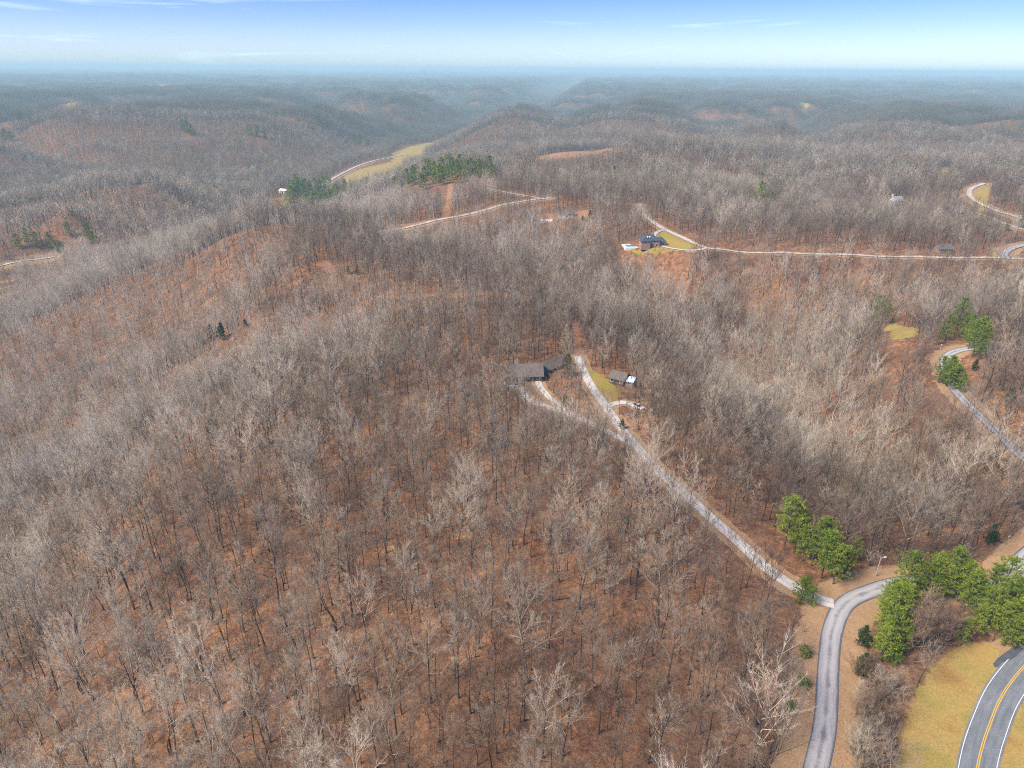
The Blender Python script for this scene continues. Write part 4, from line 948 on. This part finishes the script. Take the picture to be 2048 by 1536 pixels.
car('parked_car', 'dark blue car parked beside the brown log house', 1066, 757, 70, M_CARB, False)
M_POLE = plain('grey_pole_wood', (0.26, 0.25, 0.24), (0.36, 0.35, 0.33), 2.0)
def lamp_pole(u, v, h, label, rz):
    x, y = hit(u, v, z_ground); r = tag(empty('lamp_pole', (x, y, zg(x, y)), math.radians(rz)), label, 'lamp pole'); KEEP_OUT.append((x, y, 3))
    MB().tube([(0, 0, -0.5), (0, 0, h)], [0.15, 0.10], 8).build('pole', M_POLE, r)
    MB().tube([(0, 0, h - 0.5), (0.5, 0, h - 0.05), (1.2, 0, h)], [0.05, 0.05, 0.04], 6).build('arm', M_METAL, r)
    m = MB(); m.hull([(1.0, -0.16, h - .12), (1.7, -0.12, h - .12), (1.7, 0.12, h - .12), (1.0, 0.16, h - .12)], [(1.05, -0.13, h + .08), (1.6, -0.09, h + .08), (1.6, 0.09, h + .08), (1.05, 0.13, h + .08)]); m.build('lamp_head', M_TRIM, r)
lamp_pole(1751, 1153, 6.5, 'grey wooden lamp pole with white head at the lane bend', 10)
lamp_pole(2003, 491, 6.5, 'far thin lamp pole beside the spur road', 0)
def post(u, v, h, label):
    x, y = hit(u, v, z_ground); r = tag(empty('marker_post', (x, y, zg(x, y))), label, 'post'); KEEP_OUT.append((x, y, 1.5))
    MB().tube([(0, 0, -0.3), (0, 0, h)], [0.07, 0.07], 8).build('pole', M_METAL, r); MB().box(-0.3, -0.09, h - 0.65, 0.3, -0.072, h - 0.05).build('plate', M_TRIM, r)
post(1880, 700, 3.2, 'thin pale post at the far bend of the upper lane')
post(2016, 1079, 1.6, 'short white post on the upper lane verge')
M_LOGP = plain('bleached_log', (0.24, 0.20, 0.16), (0.34, 0.30, 0.25), 1.2); M_LOGD = plain('dark_fallen_log', (0.06, 0.048, 0.04), (0.11, 0.09, 0.075), 1.2)
def fallen(u0, v0, u1, v1, r0, mt, label):
    a = np.array(hit(u0, v0, z_ground)); b = np.array(hit(u1, v1, z_ground)); P = []
    for t in np.linspace(0, 1, 7): q = a + (b - a) * t; P.append((q[0], q[1], zg(*q) + r0 * 0.8 + 0.25 * math.sin(t * 3)))
    c = Vector(P[0]); m = MB(); m.tube([Vector(p) - c for p in P], list(np.linspace(r0, r0 * 0.3, 7)), 7)
    root = tag(empty('fallen_log', c), label, 'fallen log'); m.build('stem', mt, root)
    e = Vector(P[-1]) - Vector(P[0])
    for k in range(4):
        q = Vector(P[3 + k % 4]) - c; d = e.normalized() + Vector((rnd.uniform(-1, 1), rnd.uniform(-1, 1), rnd.uniform(0.2, .9)))
        MB().tube([q, q + d * 1.4, q + d * 2.6 + Vector((0, 0, .3))], [r0 * .35, r0 * .2, 0.015], 5).build('branch', mt, root)
    for t in (0.15, 0.4, 0.65, 0.9):
        q = a + (b - a) * t; KEEP_OUT.append((q[0], q[1], 1.5))
fallen(1388, 1166, 1290, 1103, 0.34, M_LOGD, 'dark fallen log left of the driveway, the upper one')
fallen(1512, 1243, 1398, 1199, 0.36, M_LOGD, 'long dark fallen log near the lane side of the wood')
fallen(1100, 1202, 1140, 1197, 0.24, M_LOGD, 'short dark fallen log in the middle of the wood')
fallen(1140, 1318, 1158, 1296, 0.24, M_LOGD, 'short dark log lying slantwise in the wood')
fallen(1020, 1272, 1075, 1288, 0.26, M_LOGP, 'bleached log lying left of the short slanting log')
fallen(1748, 990, 1822, 982, 0.26, M_LOGP, 'bleached log on the slope above the tall pines')
fallen(1655, 880, 1720, 862, 0.26, M_LOGD, 'dark fallen log in the ravine below the upper lane')
fallen(595, 860, 628, 828, 0.26, M_LOGP, 'bleached log leaning down the left slope')
fallen(1540, 960, 1498, 948, 0.24, M_LOGD, 'dark log right of the driveway among trunks')

# ------------------------------------------------------------------ scattering the bare wood
def project(x, y, z):
    p = (np.stack([x, y, z - CAM_H], -1)) @ CR
    return 1024 + 1365.333 * p[..., 0] / -p[..., 2], 768 - 1365.333 * p[..., 1] / -p[..., 2]
def named(kinds, w):
    return kinds, np.array(w) / sum(w)
def choose(n, X, Y, pre, table):
    out = np.zeros(n, int)
    base = perlin(X / 70 + 1.7, Y / 70) + 0.5 * perlin(X / 23, Y / 23 + 4)
    r = RNG.uniform(size=n) + base * 0.35
    zz = z_ground(X, Y); r = r - 0.12 + np.clip((-zz - 8) / 60, -0.1, 0.5) * (1 - smooth(900, 1500, np.hypot(X, Y)))
    looks = [k for k, _ in table]; cum = np.cumsum([w for _, w in table]) / sum(w for _, w in table)
    idx = np.clip(np.searchsorted(cum, np.clip(r, 0, 0.999)), 0, len(looks) - 1)
    for i, lk in enumerate(looks):
        ids = PK.get(pre + lk) or PK[pre + 'grey']
        k = np.nonzero(idx == i)[0]; out[k] = np.array(ids)[RNG.integers(0, len(ids), len(k))]
    return out
MIX_NEAR = [('red', .16), ('dark', .24), ('grey', .34), ('pale', .25), ('white', .012)]
PX, PY, PZ, PI, PS, PT = [], [], [], [], [], []
def add_points(X, Y, I, S, tilt=None):
    PX.append(X); PY.append(Y); PZ.append(z_ground(X, Y) - 0.1); PI.append(I); PS.append(S)
    PT.append(tilt if tilt is not None else np.stack([RNG.normal(size=len(X)) * 0.035, RNG.normal(size=len(X)) * 0.035, RNG.uniform(0, 6.28, len(X))], 1))
X, Y = scatter(48, 420, 5.9, 54)
k = ~open_ground(X, Y); X, Y = X[k], Y[k]
k = RNG.uniform(size=len(X)) < 0.93; X, Y = X[k], Y[k]
Z = z_ground(X, Y); S = np.clip(RNG.normal(0.86, 0.16, len(X)), 0.5, 1.2) * (1 + 0.15 * perlin(X / 60, Y / 60))
U, Vv = project(X, Y, Z); U2, V2 = project(X, Y, Z + 17 * S)
D = np.sqrt(X * X + Y * Y + (Z - CAM_H) ** 2)
seen = (U2 > -20) & (U2 < 2068) & (V2 < 1500) & (V2 > 300)
order = np.argsort(np.where(seen, D, 1e9))[:292]
is_hero = np.zeros(len(X), bool); is_hero[order] = True
rest = ~is_hero
near = rest & (D < 330)
add_points(X[near], Y[near], choose(near.sum(), X[near], Y[near], 'near_', MIX_NEAR), S[near])
far = rest & ~near
add_points(X[far], Y[far], choose(far.sum(), X[far], Y[far], 'mid_', MIX_NEAR), S[far])
hl = choose(len(X), X, Y, 'near_', MIX_NEAR)
hl = np.where((U > 1690) & (Vv > 1150), np.array(PK['near_grey'] + PK['near_red'])[RNG.integers(0, len(PK['near_grey'] + PK['near_red']), len(X))], hl)
S = np.where((U > 1690) & (Vv > 1150) & is_hero, S * 0.72, S)
near_ids = [i for lk in ('grey', 'pale', 'dark', 'red', 'white') for i in PK['near_' + lk]]
near_map = {}
for lk in ('grey', 'pale', 'dark', 'red', 'white'):
    hs = [h for h in HERO if h[0] == lk]
    for j, i in enumerate(PK['near_' + lk]): near_map[i] = hs[j]
X1, Y1 = scatter(420, 900, 6.5)
k = ~open_ground(X1, Y1); X1, Y1 = X1[k], Y1[k]
add_points(X1, Y1, choose(len(X1), X1, Y1, 'mid_', MIX_NEAR), np.clip(RNG.normal(0.86, 0.16, len(X1)), 0.5, 1.2))
X1, Y1 = scatter(900, 2100, 6.9)
k = ~open_ground(X1, Y1); X1, Y1 = X1[k], Y1[k]
add_points(X1, Y1, choose(len(X1), X1, Y1, 'far_', [('red', .2), ('dark', .42), ('grey', .3), ('pale', .08)]), np.clip(RNG.normal(0.95, 0.15, len(X1)), 0.6, 1.25))
X1, Y1 = scatter(48, 420, 5.6, 54)
k = ~open_ground(X1, Y1, -1.0) & (RNG.uniform(size=len(X1)) < 0.35); X1, Y1 = X1[k], Y1[k]
add_points(X1, Y1, np.array(PK['sapling'])[RNG.integers(0, 4, len(X1))], RNG.uniform(0.55, 1.25, len(X1)))
X1, Y1 = scatter(48, 560, 6.2, 54)
k = ~open_ground(X1, Y1, -0.5) & (RNG.uniform(size=len(X1)) < 0.5); X1, Y1 = X1[k], Y1[k]
add_points(X1, Y1, np.array(PK['pole'])[RNG.integers(0, 3, len(X1))], RNG.uniform(0.7, 1.25, len(X1)))
def hugging(X, Y, w):                            # rotation that lays a patch along the slope
    dx = (z_ground(X + w, Y) - z_ground(X - w, Y)) / (2 * w); dy = (z_ground(X, Y + w) - z_ground(X, Y - w)) / (2 * w)
    return np.stack([np.arctan(dy), -np.arctan(dx), np.zeros(len(X))], 1)
for r0, r1, cell, pre, w, sc in ((2100, 6500, 43, 'patch_', 25, 1.0), (6500, 13000, 98, 'wide_', 60, 1.0), (13000, 40500, 250, 'vast_', 120, 1.0)):
    X1, Y1 = scatter(r0, r1, cell, 44)
    k = ~open_ground(X1, Y1, cell * 0.2); X1, Y1 = X1[k], Y1[k]
    add_points(X1, Y1, choose(len(X1), X1, Y1, pre, [('red', .3), ('grey', .4), ('pale', .3)]), np.full(len(X1), sc) * RNG.uniform(0.9, 1.15, len(X1)), hugging(X1, Y1, w))
PX, PY, PZ, PI, PS = map(np.concatenate, (PX, PY, PZ, PI, PS)); PT = np.concatenate(PT)
pm = bpy.data.meshes.new('bare_forest'); pm.vertices.add(len(PX)); pm.vertices.foreach_set('co', np.stack([PX, PY, PZ], 1).astype(np.float32).ravel())
for nm, ty, dat in (('kind_index', 'INT', PI.astype(np.int32)), ('size', 'FLOAT', PS.astype(np.float32))):
    a = pm.attributes.new(nm, ty, 'POINT'); a.data.foreach_set('value', dat)
a = pm.attributes.new('turn', 'FLOAT_VECTOR', 'POINT'); a.data.foreach_set('vector', PT.astype(np.float32).ravel())
forest = link(bpy.data.objects.new('bare_forest', pm)); tag(forest, kind='stuff')
ng = bpy.data.node_groups.new('wood', 'GeometryNodeTree')
ng.interface.new_socket('Geometry', in_out='INPUT', socket_type='NodeSocketGeometry'); ng.interface.new_socket('Geometry', in_out='OUTPUT', socket_type='NodeSocketGeometry')
gi, go = ng.nodes.new('NodeGroupInput'), ng.nodes.new('NodeGroupOutput')
ci = ng.nodes.new('GeometryNodeCollectionInfo'); ci.inputs['Collection'].default_value = PROTO; ci.inputs['Separate Children'].default_value = True; ci.inputs['Reset Children'].default_value = True
ip = ng.nodes.new('GeometryNodeInstanceOnPoints'); ip.inputs['Pick Instance'].default_value = True
def nattr(n, t):
    q = ng.nodes.new('GeometryNodeInputNamedAttribute'); q.data_type = t; q.inputs['Name'].default_value = n; return q.outputs['Attribute']
e2r = ng.nodes.new('FunctionNodeEulerToRotation')
ng.links.new(nattr('turn', 'FLOAT_VECTOR'), e2r.inputs[0])
for a_, b_ in ((gi.outputs[0], ip.inputs['Points']), (ci.outputs[0], ip.inputs['Instance']), (nattr('kind_index', 'INT'), ip.inputs['Instance Index']), (e2r.outputs[0], ip.inputs['Rotation']), (nattr('size', 'FLOAT'), ip.inputs['Scale']), (ip.outputs[0], go.inputs[0])):
    ng.links.new(a_, b_)
md = forest.modifiers.new('wood', 'NODES'); md.node_group = ng

# the 300 nearest bare trees are things of their own
G_LANE, G_DRIVE, G_FIELD, G_WOOD = 'bare trees along the worn lane', 'bare trees along the gravel driveway', 'bare trees by the yellow field', 'bare trees of the near wood'
zones = {}
for i in order:
    if not seen[i]: continue
    h = near_map[hl[i]]
    dl = min(poly_dist(X[i:i + 1], Y[i:i + 1], ROADS['side_lane']['C'])[0], 99); dd = poly_dist(X[i:i + 1], Y[i:i + 1], ROADS['gravel_driveway']['C'])[0]
    dm = poly_dist(X[i:i + 1], Y[i:i + 1], ROADS['main_road']['C'])[0]
    words = f'{h[4]} {LOOKS[h[0]][0]} tree'
    if dl < 15 and U[i] < 1660: z_, key = 'at the worn lane\'s left edge', Vv[i]
    elif dl < 15 or U[i] > 1690: z_, key = 'by the yellow field', Vv[i]
    elif dd < 10: z_, key = 'beside the gravel driveway', Vv[i]
    elif Vv[i] > 1470: z_, key = 'in the wood\'s front row', -U[i]
    else:
        z_ = ('on the wood\'s left slope' if U[i] < 560 else 'in mid wood' if U[i] < 1080 else 'in the wood\'s right part'); key = -U[i]
    zones.setdefault((words, z_), []).append((key, i))
for (words, z_), L_ in zones.items():
    L_.sort(key=lambda t: -(t[0] or 0))
    for n_, (key, i) in enumerate(L_):
        h = near_map[hl[i]]
        if key is None or len(L_) == 1: lb = f'{words} {z_}'
        elif 'wood' in z_: lb = f'{words} {z_}, {ORD[min(n_, 56)]} from the left'
        else: lb = f'{words} {z_}, {ORD[min(n_, 56)]} from the bottom'
        r = empty('bare_tree', (X[i], Y[i], Z[i] - 0.1), RNG.uniform(0, 6.28)); r.rotation_euler = (RNG.normal() * 0.035, RNG.normal() * 0.035, RNG.uniform(0, 6.28)); r.scale = (S[i],) * 3
        tag(r, lb, 'bare tree', G_LANE if 'edge' in z_ else G_FIELD if 'field' in z_ else G_DRIVE if 'driveway' in z_ else G_WOOD)
        link(bpy.data.objects.new('trunk', h[1]), r); link(bpy.data.objects.new('crown', h[2]), r)
print('FOREST POINTS', len(PX), 'HEROES', sum(map(len, zones.values())))
